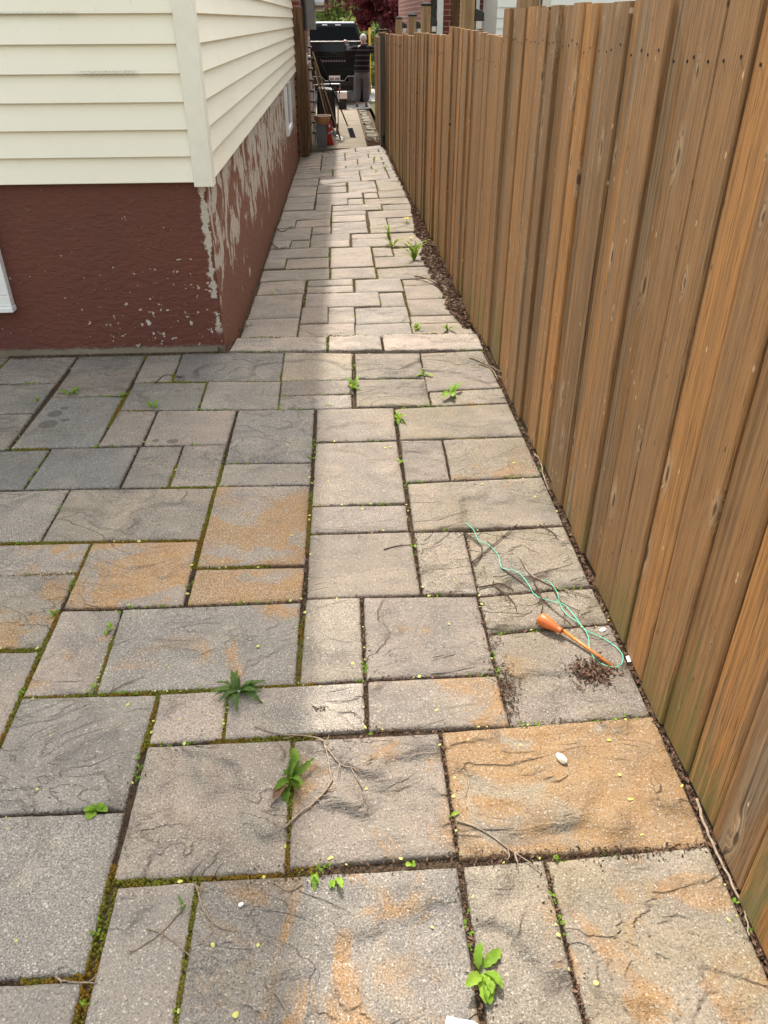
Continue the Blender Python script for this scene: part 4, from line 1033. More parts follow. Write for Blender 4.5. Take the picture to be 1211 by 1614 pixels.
# ------------------------------------------------------------------ the alley's far end
gate = empty('side_gate', (-0.59, 14.5, -0.38)); tag(gate, 'dark stained wooden gate leaf standing open at the end of the cream house', 'gate')
for x0, x1, zt in ((-0.676, -0.598, 1.76), (-0.594, -0.512, 1.765)):
    child(MB().box(x0, x1, 14.47, 14.50, -0.37, zt).build('board', M['darkwood'], bevel=0.004), gate)
child(MB().box(-0.66, -0.57, 14.503, 14.59, -0.38, 1.70).build('post', M['darkwood'], bevel=0.004), gate)
for k in range(5):
    child(MB().box(-0.508, -0.486, 14.52 + k * 0.15, 14.665 + k * 0.15, -0.33, 1.44).build('board', M['darkwood'], bevel=0.003), gate)
child(MB().box(-0.485, -0.468, 14.60, 14.68, 0.98, 1.14).tube([(-0.468, 14.62, 1.10), (-0.43, 14.62, 1.10), (-0.43, 14.62, 1.02), (-0.468, 14.62, 1.02)], 0.008, 6).build('latch', M['chrome'], bevel=0.0), gate)
child(MB().box(-0.485, -0.476, 14.75, 14.95, 0.30, 0.36).build('hinge', M['black']), gate)

lad = empty('folded_ladder', (-0.44, 15.6, -0.34)); tag(lad, 'narrow black folded ladder leaning upright against the gate', 'ladder')
for dy in (0.0, 0.34):
    child(MB().hexa([(-0.455, 15.45 + dy, -0.34), (-0.425, 15.45 + dy, -0.34), (-0.425, 15.50 + dy, -0.34), (-0.455, 15.50 + dy, -0.34), (-0.475, 15.45 + dy, 1.34), (-0.445, 15.45 + dy, 1.34), (-0.445, 15.50 + dy, 1.34), (-0.475, 15.50 + dy, 1.34)]).build('side_rail', M['chrome' if dy == 0 else 'black'], bevel=0.003), lad)
for k in range(9):
    z = -0.12 + 0.165 * k; x = -0.443 - 0.02 * (z + 0.34) / 1.68
    child(MB().box(x - 0.035, x + 0.035, 15.43, 15.86, z - 0.012, z + 0.012).build('tread', M['black'], bevel=0.002), lad)

def zw(y): return zwalk(y)
# grey bin with a tan basin on it
BY = 15.35
bn = empty('grey_bin', (-0.31, BY, zw(BY))); tag(bn, 'grey plastic bin standing at the end of the path under a tan basin', 'bin')
gz = zw(BY)
child(MB().hexa([(-0.395, BY - 0.10, gz), (-0.225, BY - 0.10, gz), (-0.225, BY + 0.12, gz), (-0.395, BY + 0.12, gz), (-0.41, BY - 0.115, gz + 0.34), (-0.205, BY - 0.115, gz + 0.34), (-0.205, BY + 0.14, gz + 0.34), (-0.41, BY + 0.14, gz + 0.34)]).build('bin_body', M['greybin'], bevel=0.012), bn)
child(MB().box(-0.418, -0.197, BY - 0.123, BY + 0.148, gz + 0.341, gz + 0.362).build('rim', M['greybin'], bevel=0.008), bn)
ba = empty('tan_basin', (-0.29, BY, gz + 0.363)); tag(ba, 'round tan plastic basin resting on the grey bin', 'basin')
child(MB().lathe([(0.0, 0.0), (0.10, 0.0), (0.112, 0.006), (0.142, 0.125), (0.152, 0.130), (0.152, 0.138), (0.140, 0.138), (0.105, 0.016), (0.0, 0.014)], 28, (-0.285, BY + 0.01, gz + 0.3635)).build('bowl', M['tan'], smooth=True), ba)
child(MB().lathe([(0.145, 0.1385), (0.154, 0.1385), (0.154, 0.148), (0.145, 0.148), (0.145, 0.1385)], 28, (-0.285, BY + 0.01, gz + 0.3635)).build('rim', M['white'], smooth=False), ba)

def leaning(name, label, foot, top, rad, mat, group='long handled tools leaning at the alley end'):
    e = empty(name, foot); tag(e, label, 'tool', group)
    pts = [Vector(foot).lerp(Vector(top), t) for t in (0, 0.25, 0.5, 0.75, 1)]
    child(MB().tube(pts, rad, 8).build('handle', mat, smooth=True), e)
    return e
def at(Y, X, z): return (X, Y, z)
# rake with pale handle
f1 = Vector((0.03, 16.1, zw(16.1) + 0.02)); t1 = Vector((-0.42, 15.95, 1.12))
e1 = leaning('garden_rake', 'pale wooden handled rake leaning beside the gate, longest handle', f1 + Vector((-0.03, 0, 0.10)), t1, 0.013, M['handle'])
child(MB().tube(smoothpath([f1 + Vector((-0.05, 0, 0.18)), f1 + Vector((-0.02, 0, 0.07)), f1 + Vector((0.0, 0, 0.02)), f1 + Vector((0.03, -0.02, 0.01))]), 0.016, 8).build('socket', M['black'], smooth=True), e1)
child(MB().tube([f1 + Vector((0.0, -0.16, 0.02)), f1 + Vector((0.02, 0.16, 0.02))], 0.008, 6).build('rake_bar', M['steel']), e1)
for k in range(9):
    y = -0.15 + k * 0.0375
    child(MB().tube([f1 + Vector((0.012, y, 0.02)), f1 + Vector((0.05, y, 0.018)), f1 + Vector((0.062, y, -0.012))], 0.004, 5).build('tine', M['steel']), e1)
# shovel with brown handle
f2 = Vector((-0.03, 16.35, zw(16.35) + 0.01)); t2 = Vector((-0.41, 16.2, 0.95))
e2 = leaning('shovel', 'brown handled shovel with steel blade on the concrete', f2 + Vector((-0.10, 0, 0.22)), t2, 0.015, mat_wood('brown_handle', (0.14, 0.075, 0.035), (0.30, 0.17, 0.085), (60, 60, 3)))
child(MB().tube(smoothpath([f2 + Vector((-0.11, 0, 0.25)), f2 + Vector((-0.07, 0, 0.15)), f2 + Vector((-0.03, 0, 0.06))]), 0.018, 8).build('socket', M['steel'], smooth=True), e2)
bl = MB(); vs = []; 
for j in range(6):
    t = j / 5; wv = 0.10 * math.sin(min(1.0, 0.55 + t * 0.6) * 1.5) * (1 - 0.75 * max(0, t - 0.6) / 0.4)
    for i in range(5):
        u = i / 4 - 0.5
        vs.append((f2.x - 0.04 + 0.17 * t, f2.y + u * 2 * wv, f2.z + 0.065 - 0.06 * t + 0.05 * u * u))
bl.add(vs, [(j * 5 + i, j * 5 + i + 1, j * 5 + i + 6, j * 5 + i + 5) for j in range(5) for i in range(4)])
ob = child(bl.build('blade', M['steel'], smooth=True), e2); sm = ob.modifiers.new('t', 'SOLIDIFY'); sm.thickness = 0.004
# edger with black handle
f3 = Vector((0.26, 16.9, zw(16.9))); t3 = Vector((-0.30, 16.6, 0.98))
e3 = leaning('square_spade', 'black handled spade with square black blade and yellow collar', f3 + (t3 - f3) * 0.17, t3, 0.013, M['black'])
child(MB().tube([f3 + (t3 - f3) * 0.145, f3 + (t3 - f3) * 0.175], 0.019, 10).build('collar', M['yellow']), e3)
child(MB().hexa([(0.17, 16.82, f3.z + 0.16), (0.27, 16.82, f3.z + 0.17), (0.27, 16.85, f3.z + 0.17), (0.17, 16.85, f3.z + 0.16), (0.22, 16.72, f3.z + 0.003), (0.33, 16.72, f3.z + 0.003), (0.33, 16.735, f3.z + 0.003), (0.22, 16.735, f3.z + 0.003)]).build('blade', M['black'], bevel=0.003), e3)
# red broom
f4 = Vector((-0.20, 15.62, gz + 0.36)); t4 = Vector((-0.39, 15.75, 0.84))
e4 = leaning('red_broom', 'short handled broom with a red head propped behind the tan basin', f4 + Vector((-0.02, 0, 0.10)), t4, 0.011, M['handle'])
child(MB().hexa([(-0.25, 15.60, zw(15.6)), (-0.10, 15.60, zw(15.6)), (-0.10, 15.66, zw(15.6)), (-0.25, 15.66, zw(15.6)), (-0.245, 15.60, gz + 0.46), (-0.205, 15.60, gz + 0.46), (-0.205, 15.66, gz + 0.46), (-0.245, 15.66, gz + 0.46)]).build('broom_head', M['red'], bevel=0.006), e4)
dp = empty('dustpan', (-0.15, 15.25, gz + 0.3)); tag(dp, 'red and grey dustpan hooked on the side of the grey bin', 'dustpan')
child(MB().hexa([(-0.194, 15.20, gz + 0.255), (-0.115, 15.20, gz + 0.275), (-0.115, 15.30, gz + 0.275), (-0.194, 15.30, gz + 0.255), (-0.194, 15.20, gz + 0.34), (-0.12, 15.20, gz + 0.43), (-0.12, 15.30, gz + 0.43), (-0.194, 15.30, gz + 0.34)]).build('pan', M['red'], bevel=0.005), dp)
child(MB().box(-0.175, -0.15, 15.192, 15.199, gz + 0.335, gz + 0.375).build('clip', M['white'], bevel=0.002), dp)
child(MB().box(-0.194, -0.11, 15.195, 15.305, gz + 0.225, gz + 0.254).build('lip', M['steel'], bevel=0.004), dp)
# metal hand cart with black load
ca = empty('hand_cart', (-0.2, 17.6, zw(17.6))); tag(ca, 'metal tube hand cart loaded with a black bag behind the tools', 'cart')
cz = zw(17.6)
child(MB().tube(smoothpath([(-0.50, 17.5, 0.50), (-0.3, 17.5, 0.515), (0.02, 17.5, 0.52), (0.05, 17.5, 0.50), (0.045, 17.5, 0.44)], 5), 0.012, 8).build('handle_bar', M['chrome'], smooth=True), ca)
child(MB().tube([(0.047, 17.5, 0.45), (0.035, 17.5, 0.37)], 0.016, 8).build('grip', M['orange'], smooth=True), ca)
child(MB().tube([(0.036, 17.5, 0.38), (0.0, 17.5, 0.1), (-0.01, 17.5, cz + 0.09)], 0.011, 8).build('leg', M['chrome'], smooth=True), ca)
child(MB().tube([(-0.46, 17.5, 0.50), (-0.46, 17.5, cz + 0.09)], 0.011, 8).build('leg', M['chrome'], smooth=True), ca)
child(MB().hexa([(-0.45, 17.42, cz + 0.10), (-0.04, 17.42, cz + 0.10), (-0.06, 17.75, cz + 0.10), (-0.43, 17.75, cz + 0.10), (-0.40, 17.45, 0.46), (-0.06, 17.45, 0.43), (-0.08, 17.70, 0.45), (-0.40, 17.70, 0.48)]).build('bag', M['black'], bevel=0.05), ca)
for x in (-0.42, -0.03):
    wl = child(MB().tube([(x - 0.02, 17.55, cz + 0.09), (x + 0.02, 17.55, cz + 0.09)], 0.09, 18).build('wheel', M['tyre'], bevel=0.0), ca)
    sub(MB().tube([(x - 0.024, 17.55, cz + 0.09), (x + 0.024, 17.55, cz + 0.09)], 0.05, 14).build('hub', M['red']), wl)
# white crate on the driveway by the truck
wc = empty('white_crate', (0.11, 23.4, zw(23.4))); tag(wc, 'white box on a low stand between the cart and the truck', 'box')
child(MB().box(0.0, 0.25, 23.3, 23.5, -0.185, -0.015).build('box', M['white'], bevel=0.01), wc)
child(MB().box(0.02, 0.23, 23.32, 23.48, zw(23.4), -0.186).build('stand', M['black'], bevel=0.005), wc)

# stones edging the soil strip
re = random.Random(3); y = 15.2; ORD = ['first','second','third','fourth','fifth','sixth','seventh','eighth','ninth','tenth','eleventh','twelfth','thirteenth','fourteenth','fifteenth','sixteenth','seventeenth','eighteenth','nineteenth','twentieth','last','last but one']; nst = 0
while y < 23.0:
    L = re.uniform(0.22, 0.62); x0 = re.uniform(0.52, 0.60); x1 = re.uniform(0.72, 0.80); sk = re.uniform(-0.06, 0.06)
    st = paver_mesh((x0 + re.uniform(0, 0.04), y + L + sk, x1, y + L - sk, x1 + re.uniform(-0.04, 0.0), y - sk * 0.5, x0, y + sk * 0.5), lambda X, Y: zwalk(Y) - 0.004, 0.09, re, 7.0, 0.06).build('edging_stone', M['stone'], smooth=True)
    tag(st, 'flat rough stone in the soil strip beside the walkway, %s from the path end' % ORD[nst], 'stone', 'edging stones by the far fence'); nst += 1
    y += L + re.uniform(0.06, 0.28)

# ------------------------------------------------------------------ the black pickup truck
tr = empty('pickup_truck', (-0.07, 24.85, -0.452)); tag(tr, 'black pickup truck parked at the end of the alley, tailgate towards the camera', 'truck')
def tp(mb, name, mat, parent=tr, bevel=0.0, seg=2, smooth=False): return mb.build(name, mat, parent, smooth=smooth, bevel=bevel, seg=seg)
def tapered(x0, x1, y0, y1, z0, x2, x3, y2, y3, z1): return [(x0, y0, z0), (x1, y0, z0), (x1, y1, z0), (x0, y1, z0), (x2, y2, z1), (x3, y2, z1), (x3, y3, z1), (x2, y3, z1)]
tp(MB().hexa(tapered(-0.98, 0.98, 0.06, 2.15, 0.60, -0.96, 0.96, 0.06, 2.15, 1.50)), 'bed', M['blackpaint'], bevel=0.04)
tg = tp(MB().hexa(tapered(-0.80, 0.80, -0.03, 0.055, 0.72, -0.80, 0.80, 0.0, 0.055, 1.53)), 'tailgate', M['blackpaint'], bevel=0.02)
tp(MB().hexa(tapered(-0.76, 0.76, -0.052, -0.02, 1.30, -0.77, 0.77, -0.012, 0.0, 1.50)), 'upper_panel', M['blackpaint'], tg, 0.008)
tp(MB().hexa(tapered(-0.70, 0.70, -0.045, -0.02, 0.93, -0.70, 0.70, -0.038, -0.02, 1.20)), 'lower_panel', M['blackpaint'], tg, 0.01)
tp(MB().box(-0.78, 0.78, -0.02, 0.05, 1.531, 1.555), 'top_strip', M['chrome'], tg, 0.006)
tp(MB().box(-0.62, 0.62, -0.050, -0.031, 1.235, 1.28), 'tailgate_rib', M['blackpaint'], tg, 0.006)
tp(MB().box(-0.70, 0.70, -0.043, -0.0305, 0.86, 0.90), 'tailgate_rib', M['blackpaint'], tg, 0.005)
for k in range(9):
    tp(MB().box(-0.33 + k * 0.075, -0.33 + k * 0.075 + 0.05, -0.049, -0.046, 1.06, 1.11), 'badge_letter', M['greybin'], tg, 0.004)
tp(MB().box(-0.09, 0.09, -0.049, -0.0455, 1.25, 1.30), 'tailgate_handle', M['black'], tg, 0.003)
tp(MB().hexa(tapered(-0.95, 0.95, 2.16, 4.35, 0.60, -0.95, 0.95, 2.16, 4.45, 1.42)), 'cab', M['blackpaint'], bevel=0.04)
tp(MB().hexa(tapered(-0.90, 0.90, 2.18, 4.30, 1.41, -0.68, 0.68, 2.38, 3.70, 1.97)), 'cab_top', M['blackpaint'], bevel=0.05)
tp(MB().hexa([(-0.66, 2.36, 1.895), (0.66, 2.36, 1.895), (0.60, 3.6, 1.93), (-0.60, 3.6, 1.93), (-0.63, 2.43, 1.995), (0.63, 2.43, 1.995), (0.58, 3.55, 2.0), (-0.58, 3.55, 2.0)]), 'roof_glare_panel', M['chrome'], bevel=0.012)  # bright metal panel standing in for sun glare on the black roof
tp(MB().add([(-0.80, 2.173, 1.46), (0.80, 2.173, 1.46), (0.645, 2.322, 1.87), (-0.645, 2.322, 1.87), (-0.80, 2.20, 1.46), (0.80, 2.20, 1.46), (0.645, 2.35, 1.87), (-0.645, 2.35, 1.87)], [(0, 1, 2, 3), (7, 6, 5, 4), (0, 4, 5, 1), (1, 5, 6, 2), (2, 6, 7, 3), (3, 7, 4, 0)]), 'rear_window', M['glass'])
for x in (-0.33, 0.06): tp(MB().box(x, x + 0.16, 2.33, 2.37, 1.90, 1.93), 'brake_lamp', M['white'], bevel=0.005)
tp(MB().hexa(tapered(-0.94, 0.94, 4.36, 5.75, 0.55, -0.90, 0.90, 4.46, 5.65, 1.18)), 'hood', M['blackpaint'], bevel=0.06)
bu = tp(MB().hexa(tapered(-0.96, -0.42, -0.16, 0.05, 0.48, -0.96, -0.36, -0.16, 0.05, 0.715)).hexa(tapered(0.42, 0.96, -0.16, 0.05, 0.48, 0.36, 0.96, -0.16, 0.05, 0.715)).box(-0.415, 0.415, -0.13, 0.05, 0.48, 0.60), 'bumper', M['black'], bevel=0.018)
tp(MB().tube([(-0.96, -0.168, 0.718), (-0.36, -0.168, 0.718), (-0.27, -0.12, 0.61), (0.27, -0.12, 0.61), (0.36, -0.168, 0.718), (0.96, -0.168, 0.718)], 0.012, 6), 'bumper_trim', M['steel'], bu)
pl = tp(MB().box(-0.155, 0.155, -0.055, -0.046, 0.57, 0.73), 'licence_plate', M['white'], bu, 0.004)
for k in range(7):
    x = -0.125 + k * 0.037
    if k == 3: continue
    tp(MB().box(x, x + 0.022, -0.0585, -0.0555, 0.615, 0.685), 'plate_character', M['black'], tr)
tp(MB().box(-0.9, 0.9, 0.1, 5.0, 0.34, 0.58), 'chassis', M['black'], bevel=0.02)
tp(MB().box(-0.05, 0.05, -0.2, 0.1, 0.40, 0.47), 'tow_hitch', M['black'], bevel=0.008)
for s in (-1, 1):
    tp(MB().hexa(tapered(s * 0.90 - 0.075, s * 0.90 + 0.075, -0.01, 0.05, 0.95, s * 0.90 - 0.07, s * 0.90 + 0.07, 0.01, 0.05, 1.44)), 'tail_light', NT('tail_lamp_red', 0.15, 0.5).out((0.16, 0.006, 0.008)), bevel=0.015)
    tp(MB().box(s * 1.08 - 0.11, s * 1.08 + 0.11, 4.10, 4.20, 1.38, 1.62), 'wing_mirror', M['black'], bevel=0.03)
    for yw in (1.05, 4.75):
        wh = tp(MB().tube([(s * 0.72, yw, 0.39), (s * 0.74, yw, 0.39), (s * 0.97, yw, 0.39), (s * 0.99, yw, 0.39)], [0.36, 0.39, 0.39, 0.36], 26), 'wheel', M['tyre'])
        tp(MB().tube([(s * 0.97, yw, 0.39), (s * 0.995, yw, 0.39)], 0.23, 20), 'rim', M['steel'], wh)

# ------------------------------------------------------------------ the person at the tailgate
def skinned(name, nodes, edges, mat, parent, root=0, sub_=2):
    me = bpy.data.meshes.new(name); me.from_pydata([n[0] for n in nodes], edges, [])
    o = link(bpy.data.objects.new(name, me), parent)
    o.modifiers.new('skin', 'SKIN')
    sv_ = me.skin_vertices[0].data
    for i, nn in enumerate(nodes):
        r = nn[1]; sv_[i].radius = r if isinstance(r, tuple) else (r, r); sv_[i].use_root = (i == root)
    s = o.modifiers.new('sub', 'SUBSURF'); s.levels = sub_; s.render_levels = sub_
    o.modifiers['skin'].use_smooth_shade = True
    me.materials.append(mat)
    return o
pe = empty('person', (0.66, 24.22, -0.452)); tag(pe, 'grey haired person in dark striped jacket and grey sweatpants, arms on the truck', 'person')
body = [((0.02, 0, 0.93), (0.15, 0.10)), ((0.03, 0, 1.12), (0.14, 0.095)), ((0.05, 0.0, 1.33), (0.17, 0.10)), ((0.07, 0.02, 1.46), (0.055, 0.055)), ((0.07, 0.04, 1.54), (0.058, 0.062)), ((0.075, 0.05, 1.62), (0.074, 0.088)), ((0.075, 0.05, 1.69), (0.055, 0.065)),
        ((-0.13, 0.0, 1.385), 0.06), ((-0.30, 0.18, 1.33), 0.045), ((-0.40, 0.50, 1.54), 0.03),
        ((0.25, 0.0, 1.385), 0.06), ((0.42, 0.20, 1.36), 0.045), ((0.52, 0.52, 1.53), 0.03),
        ((-0.08, 0, 0.84), 0.085), ((-0.11, 0.02, 0.48), 0.058), ((-0.125, -0.01, 0.09), 0.042), ((-0.13, 0.13, 0.04), 0.036),
        ((0.12, 0, 0.84), 0.085), ((0.13, 0.03, 0.48), 0.058), ((0.125, 0.0, 0.09), 0.042), ((0.14, 0.14, 0.04), 0.036)]
be = [(0, 1), (1, 2), (2, 3), (3, 4), (4, 5), (5, 6), (2, 7), (7, 8), (8, 9), (2, 10), (10, 11), (11, 12), (0, 13), (13, 14), (14, 15), (15, 16), (0, 17), (17, 18), (18, 19), (19, 20)]
bo = skinned('body', body, be, M['skin'], pe)
for sx, hx, hy, hz, sg in ((-1, -0.40, 0.50, 1.54, -1), (1, 0.52, 0.52, 1.53, 1)):     # hands: palm and five bent fingers over the tailgate
    nodes = [((hx, hy, hz), (0.036, 0.018)), ((hx + sg * 0.01, hy + 0.07, hz + 0.032), (0.040, 0.016))]; ed = [(0, 1)]
    for k in range(4):
        b0 = len(nodes); x = hx + sg * 0.01 + (k - 1.5) * 0.021; ln = (0.030, 0.036, 0.034, 0.026)[k]
        nodes += [((x, hy + 0.10, hz + 0.036), 0.009), ((x, hy + 0.10 + ln, hz + 0.032), 0.0085), ((x, hy + 0.105 + ln * 1.6, hz + 0.010), 0.0075)]
        ed += [(1, b0), (b0, b0 + 1), (b0 + 1, b0 + 2)]
    b0 = len(nodes); nodes += [((hx - sg * 0.045, hy + 0.05, hz + 0.018), 0.010), ((hx - sg * 0.060, hy + 0.085, hz + 0.020), 0.0085)]
    ed += [(0, b0), (b0, b0 + 1)]
    skinned('hand', nodes, ed, M['skin'], pe, 0, 1)
tj = NT('striped_knit', 0.9, 0.15); px_, py_, pz_ = tj.xyz(tj.n('TexCoord').outputs['Object'])
sw = tj.math('SINE', tj.math('MULTIPLY', pz_, 52.0)); 
jm = tj.out(tj.mix(tj.step(sw, 0.55, 0.8), (0.008, 0.008, 0.010), (0.055, 0.052, 0.056)), tj.bump(tj.noise(tj.pos(), 60.0, 3.0), 0.01, 0.5))
jb = MB(); rings = [(0.845, 0.02, 0.212, 0.150), (0.87, 0.02, 0.222, 0.160), (0.98, 0.025, 0.214, 0.152), (1.10, 0.035, 0.205, 0.145), (1.22, 0.045, 0.208, 0.145), (1.32, 0.055, 0.216, 0.140), (1.39, 0.06, 0.205, 0.120), (1.435, 0.065, 0.150, 0.100), (1.465, 0.068, 0.085, 0.085), (1.50, 0.07, 0.078, 0.080)]
vs = []; fs = []
for z, cx, rx, ry in rings:
    for i in range(20):
        g = 2 * math.pi * i / 20; q_ = 1 + 0.03 * noise.noise((i * 0.7, z * 14, 2.0))
        vs.append((cx + rx * q_ * math.copysign(abs(math.cos(g)) ** 0.85, math.cos(g)), ry * q_ * math.sin(g), z))
for j in range(len(rings) - 1):
    for i in range(20): fs.append((j * 20 + i, j * 20 + (i + 1) % 20, (j + 1) * 20 + (i + 1) % 20, (j + 1) * 20 + i))
jb.add(vs, fs)
for pts, rd in (([(-0.08, 0.0, 1.37), (-0.17, 0.02, 1.375), (-0.24, 0.10, 1.35), (-0.31, 0.20, 1.335), (-0.345, 0.32, 1.41), (-0.385, 0.46, 1.515)], [0.085, 0.09, 0.083, 0.076, 0.062, 0.048]), ([(0.20, 0.0, 1.37), (0.29, 0.02, 1.375), (0.36, 0.10, 1.36), (0.43, 0.21, 1.36), (0.47, 0.33, 1.42), (0.51, 0.47, 1.505)], [0.085, 0.09, 0.083, 0.076, 0.062, 0.048])):
    jb.tube(smoothpath(pts, 3), [rd[min(i // 3, 5)] + (rd[min(i // 3 + 1, 5)] - rd[min(i // 3, 5)]) * (i % 3) / 3 for i in range(16)], 12)
jb.build('jacket', jm, pe, smooth=True)
ps = plain('grey_sweatpants', (0.10, 0.105, 0.118), 0.9, 0.15, var=0.3, scale=22.0)
tz = [((0.02, 0, 1.02), (0.17, 0.12)), ((0.02, 0, 0.86), (0.175, 0.125)), ((-0.085, 0.0, 0.76), 0.135), ((-0.11, 0.02, 0.48), 0.115), ((-0.125, 0.0, 0.20), 0.10), ((-0.125, 0.0, 0.10), 0.07), ((0.12, 0.0, 0.76), 0.135), ((0.135, 0.03, 0.48), 0.115), ((0.13, 0.01, 0.20), 0.10), ((0.13, 0.01, 0.10), 0.07)]
skinned('sweatpants', tz, [(0, 1), (1, 2), (2, 3), (3, 4), (4, 5), (1, 6), (6, 7), (7, 8), (8, 9)], ps, pe, 1)
hr = MB(); vs = []; fs = []
for j in range(9):
    for i in range(16):
        th = math.pi * j / 8 * 0.72; ph = 2 * math.pi * i / 16; rr = 1.0 + 0.06 * noise.noise((i, j, 1.0))
        cut = 1.0
        vs.append((0.075 + 0.088 * rr * math.sin(th) * math.cos(ph), 0.038 + 0.098 * rr * math.sin(th) * math.sin(ph), 1.632 + 0.100 * rr * math.cos(th)))
for j in range(8):
    for i in range(16):
        if math.sin(2 * math.pi * i / 16) > 0.55 and j > 3: continue
        fs.append((j * 16 + i, j * 16 + (i + 1) % 16, (j + 1) * 16 + (i + 1) % 16, (j + 1) * 16 + i))
hr.add(vs, fs).build('hair', M['hair'], pe, smooth=True)
for s in (-1, 1):
    skinned('ear', [((0.075 + s * 0.078, 0.045, 1.60), 0.014), ((0.075 + s * 0.090, 0.035, 1.635), 0.016)], [(0, 1)], M['skin'], bo, 0, 1)
skinned('nose', [((0.075, 0.135, 1.625), 0.012), ((0.075, 0.155, 1.598), 0.015)], [(0, 1)], M['skin'], bo, 0, 1)
for s, fx in ((-1, -0.13), (1, 0.14)):
    MB().hexa(tapered(fx - 0.045, fx + 0.045, -0.055, 0.20, 0.001, fx - 0.042, fx + 0.042, -0.05, 0.19, 0.024)).build('sandal', M['greywood'], pe, bevel=0.008)

# ------------------------------------------------------------------ trees and shrubs beyond
rt = random.Random(77)
def tree(name, label, cat, x, y, zg, th, tr_, blobs, n, ls, mat, bark, group=None, lim=6):
    e = empty(name, (x, y, zg)); tag(e, label, cat, group)
    tk = MB(); cx, cy, cz = blobs[0][:3]
    top = Vector((cx - x, cy - y, th))
    tk.tube([(0, 0, -0.05), (rt.uniform(-0.05, 0.05), 0, th * 0.4), top * 0.8 + Vector((0, 0, 0)), top + Vector((0, 0, th * 0.5))], [tr_, tr_ * 0.8, tr_ * 0.6, tr_ * 0.2], 9)
    for k in range(lim):
        b_ = blobs[k % len(blobs)]
        en = Vector((b_[0] - x + rt.uniform(-0.6, 0.6) * b_[3], b_[1] - y + rt.uniform(-0.6, 0.6) * b_[3], b_[2] - zg + rt.uniform(-0.5, 0.6) * b_[4]))
        st_ = top * rt.uniform(0.55, 1.0); st_.x *= 1; md = st_.lerp(en, 0.5) + Vector((rt.uniform(-0.2, 0.2), rt.uniform(-0.2, 0.2), 0.2))
        tk.tube(smoothpath([st_, md, en], 4), [tr_ * 0.42 * (1 - i / 9.5) + 0.008 for i in range(9)], 6)
    tk.build('trunk', bark, e, smooth=True)
    cr = MB(); clumps = []
    for k in range(max(10, n // 70)):
        b_ = rt.choice(blobs); d = Vector((rt.gauss(0, 1), rt.gauss(0, 1), rt.gauss(0, 1))).normalized() * rt.random() ** 0.38
        clumps.append((Vector((b_[0] - x + d.x * b_[3], b_[1] - y + d.y * b_[3], b_[2] - zg + d.z * b_[4])), rt.uniform(0.18, 0.42) * min(b_[3], 1.6)))
    for k in range(n):
        c, r = rt.choice(clumps); d = Vector((rt.gauss(0, 1), rt.gauss(0, 1), rt.gauss(0, 0.8))) * 0.55 * r
        p = c + d
        if p.z < 0.03: p.z = 0.03 + rt.random() * 0.1
        a = Vector((rt.gauss(0, 1), rt.gauss(0, 1), rt.gauss(0, 1))).normalized(); b2 = a.cross(Vector((rt.gauss(0, 1), rt.gauss(0, 1), rt.gauss(0, 1)))).normalized()
        s = ls * rt.uniform(0.6, 1.4)
        cr.add([p - a * s, p + b2 * s * 0.55, p + a * s, p - b2 * s * 0.55], [(0, 1, 2, 3)])
    cr.build('crown', mat, e)
    return e
tree('purple_maple', 'purple leaved maple with low hanging branches beside the driveway', 'tree', 1.45, 30.5, -0.452, 2.3, 0.17,
     [(1.7, 30.5, 3.6, 2.2, 1.9), (3.0, 30.2, 2.8, 1.6, 1.5), (0.35, 30.3, 2.6, 1.1, 0.85), (1.35, 29.9, 2.0, 0.8, 0.5), (2.6, 30.0, 1.7, 1.2, 0.8), (-0.3, 30.6, 3.0, 0.8, 0.6), (1.0, 30.0, 1.75, 0.35, 0.45)], 15000, 0.065, M['maple'], M['barkred'], lim=16)
tree('green_tree', 'pale spring green tree behind the truck cab', 'tree', 0.1, 41.0, -0.455, 2.2, 0.12, [(0.0, 41.0, 3.0, 1.9, 2.4), (-0.6, 41.0, 1.4, 1.2, 1.2), (0.9, 41.0, 1.6, 1.1, 1.4)], 9000, 0.085, M['green1'], M['bark'], 'trees beyond the driveway', 14)
tree('green_tree', 'dark green conifer like tree left of the pale one, beside the meter', 'tree', -1.6, 37.0, -0.455, 2.4, 0.14, [(-1.5, 37.0, 2.0, 1.1, 1.7), (-1.3, 37.0, 3.8, 0.9, 1.5)], 6000, 0.09, M['green2'], M['bark'], 'trees beyond the driveway', 10)
tree('green_tree', 'broad green tree far behind, closing the view over the truck', 'tree', 3.6, 48.0, -0.455, 3.0, 0.2, [(0.5, 48.0, 3.5, 3.5, 3.6), (5.0, 48.0, 4.0, 3.5, 3.8), (-4.0, 48.0, 3.8, 3.2, 3.6), (1.0, 48.5, 0.9, 3.2, 1.4)], 16000, 0.14, M['green2'], M['bark'], 'trees beyond the driveway', 12)
tree('flowering_shrub', 'yellow green shrub with pale blossom right of the truck window', 'shrub', 1.05, 36.0, -0.455, 0.8, 0.05, [(0.95, 36.0, 0.75, 0.75, 1.0), (1.5, 36.2, 0.4, 0.8, 0.8)], 5000, 0.055, M['green1'], M['bark'], None, 12)
tree('low_shrub', 'low bright green shrub at the driveway edge right of the person', 'shrub', 1.25, 31.5, -0.455, 0.4, 0.03, [(1.25, 31.5, -0.05, 0.45, 0.42)], 2500, 0.04, M['green1'], M['bark'], None, 8)
tree('dark_hedge_bush', 'dark evergreen bush under the purple maple', 'shrub', 1.9, 33.5, -0.455, 0.8, 0.06, [(1.9, 33.5, 0.6, 0.75, 1.1), (3.2, 33.5, 0.6, 1.2, 1.1)], 5000, 0.07, M['green2'], M['bark'], None, 8)
yp = empty('yellow_marker_post', (1.06, 28.5, -0.455)); tag(yp, 'thin yellow marker post beside the purple maple', 'post')
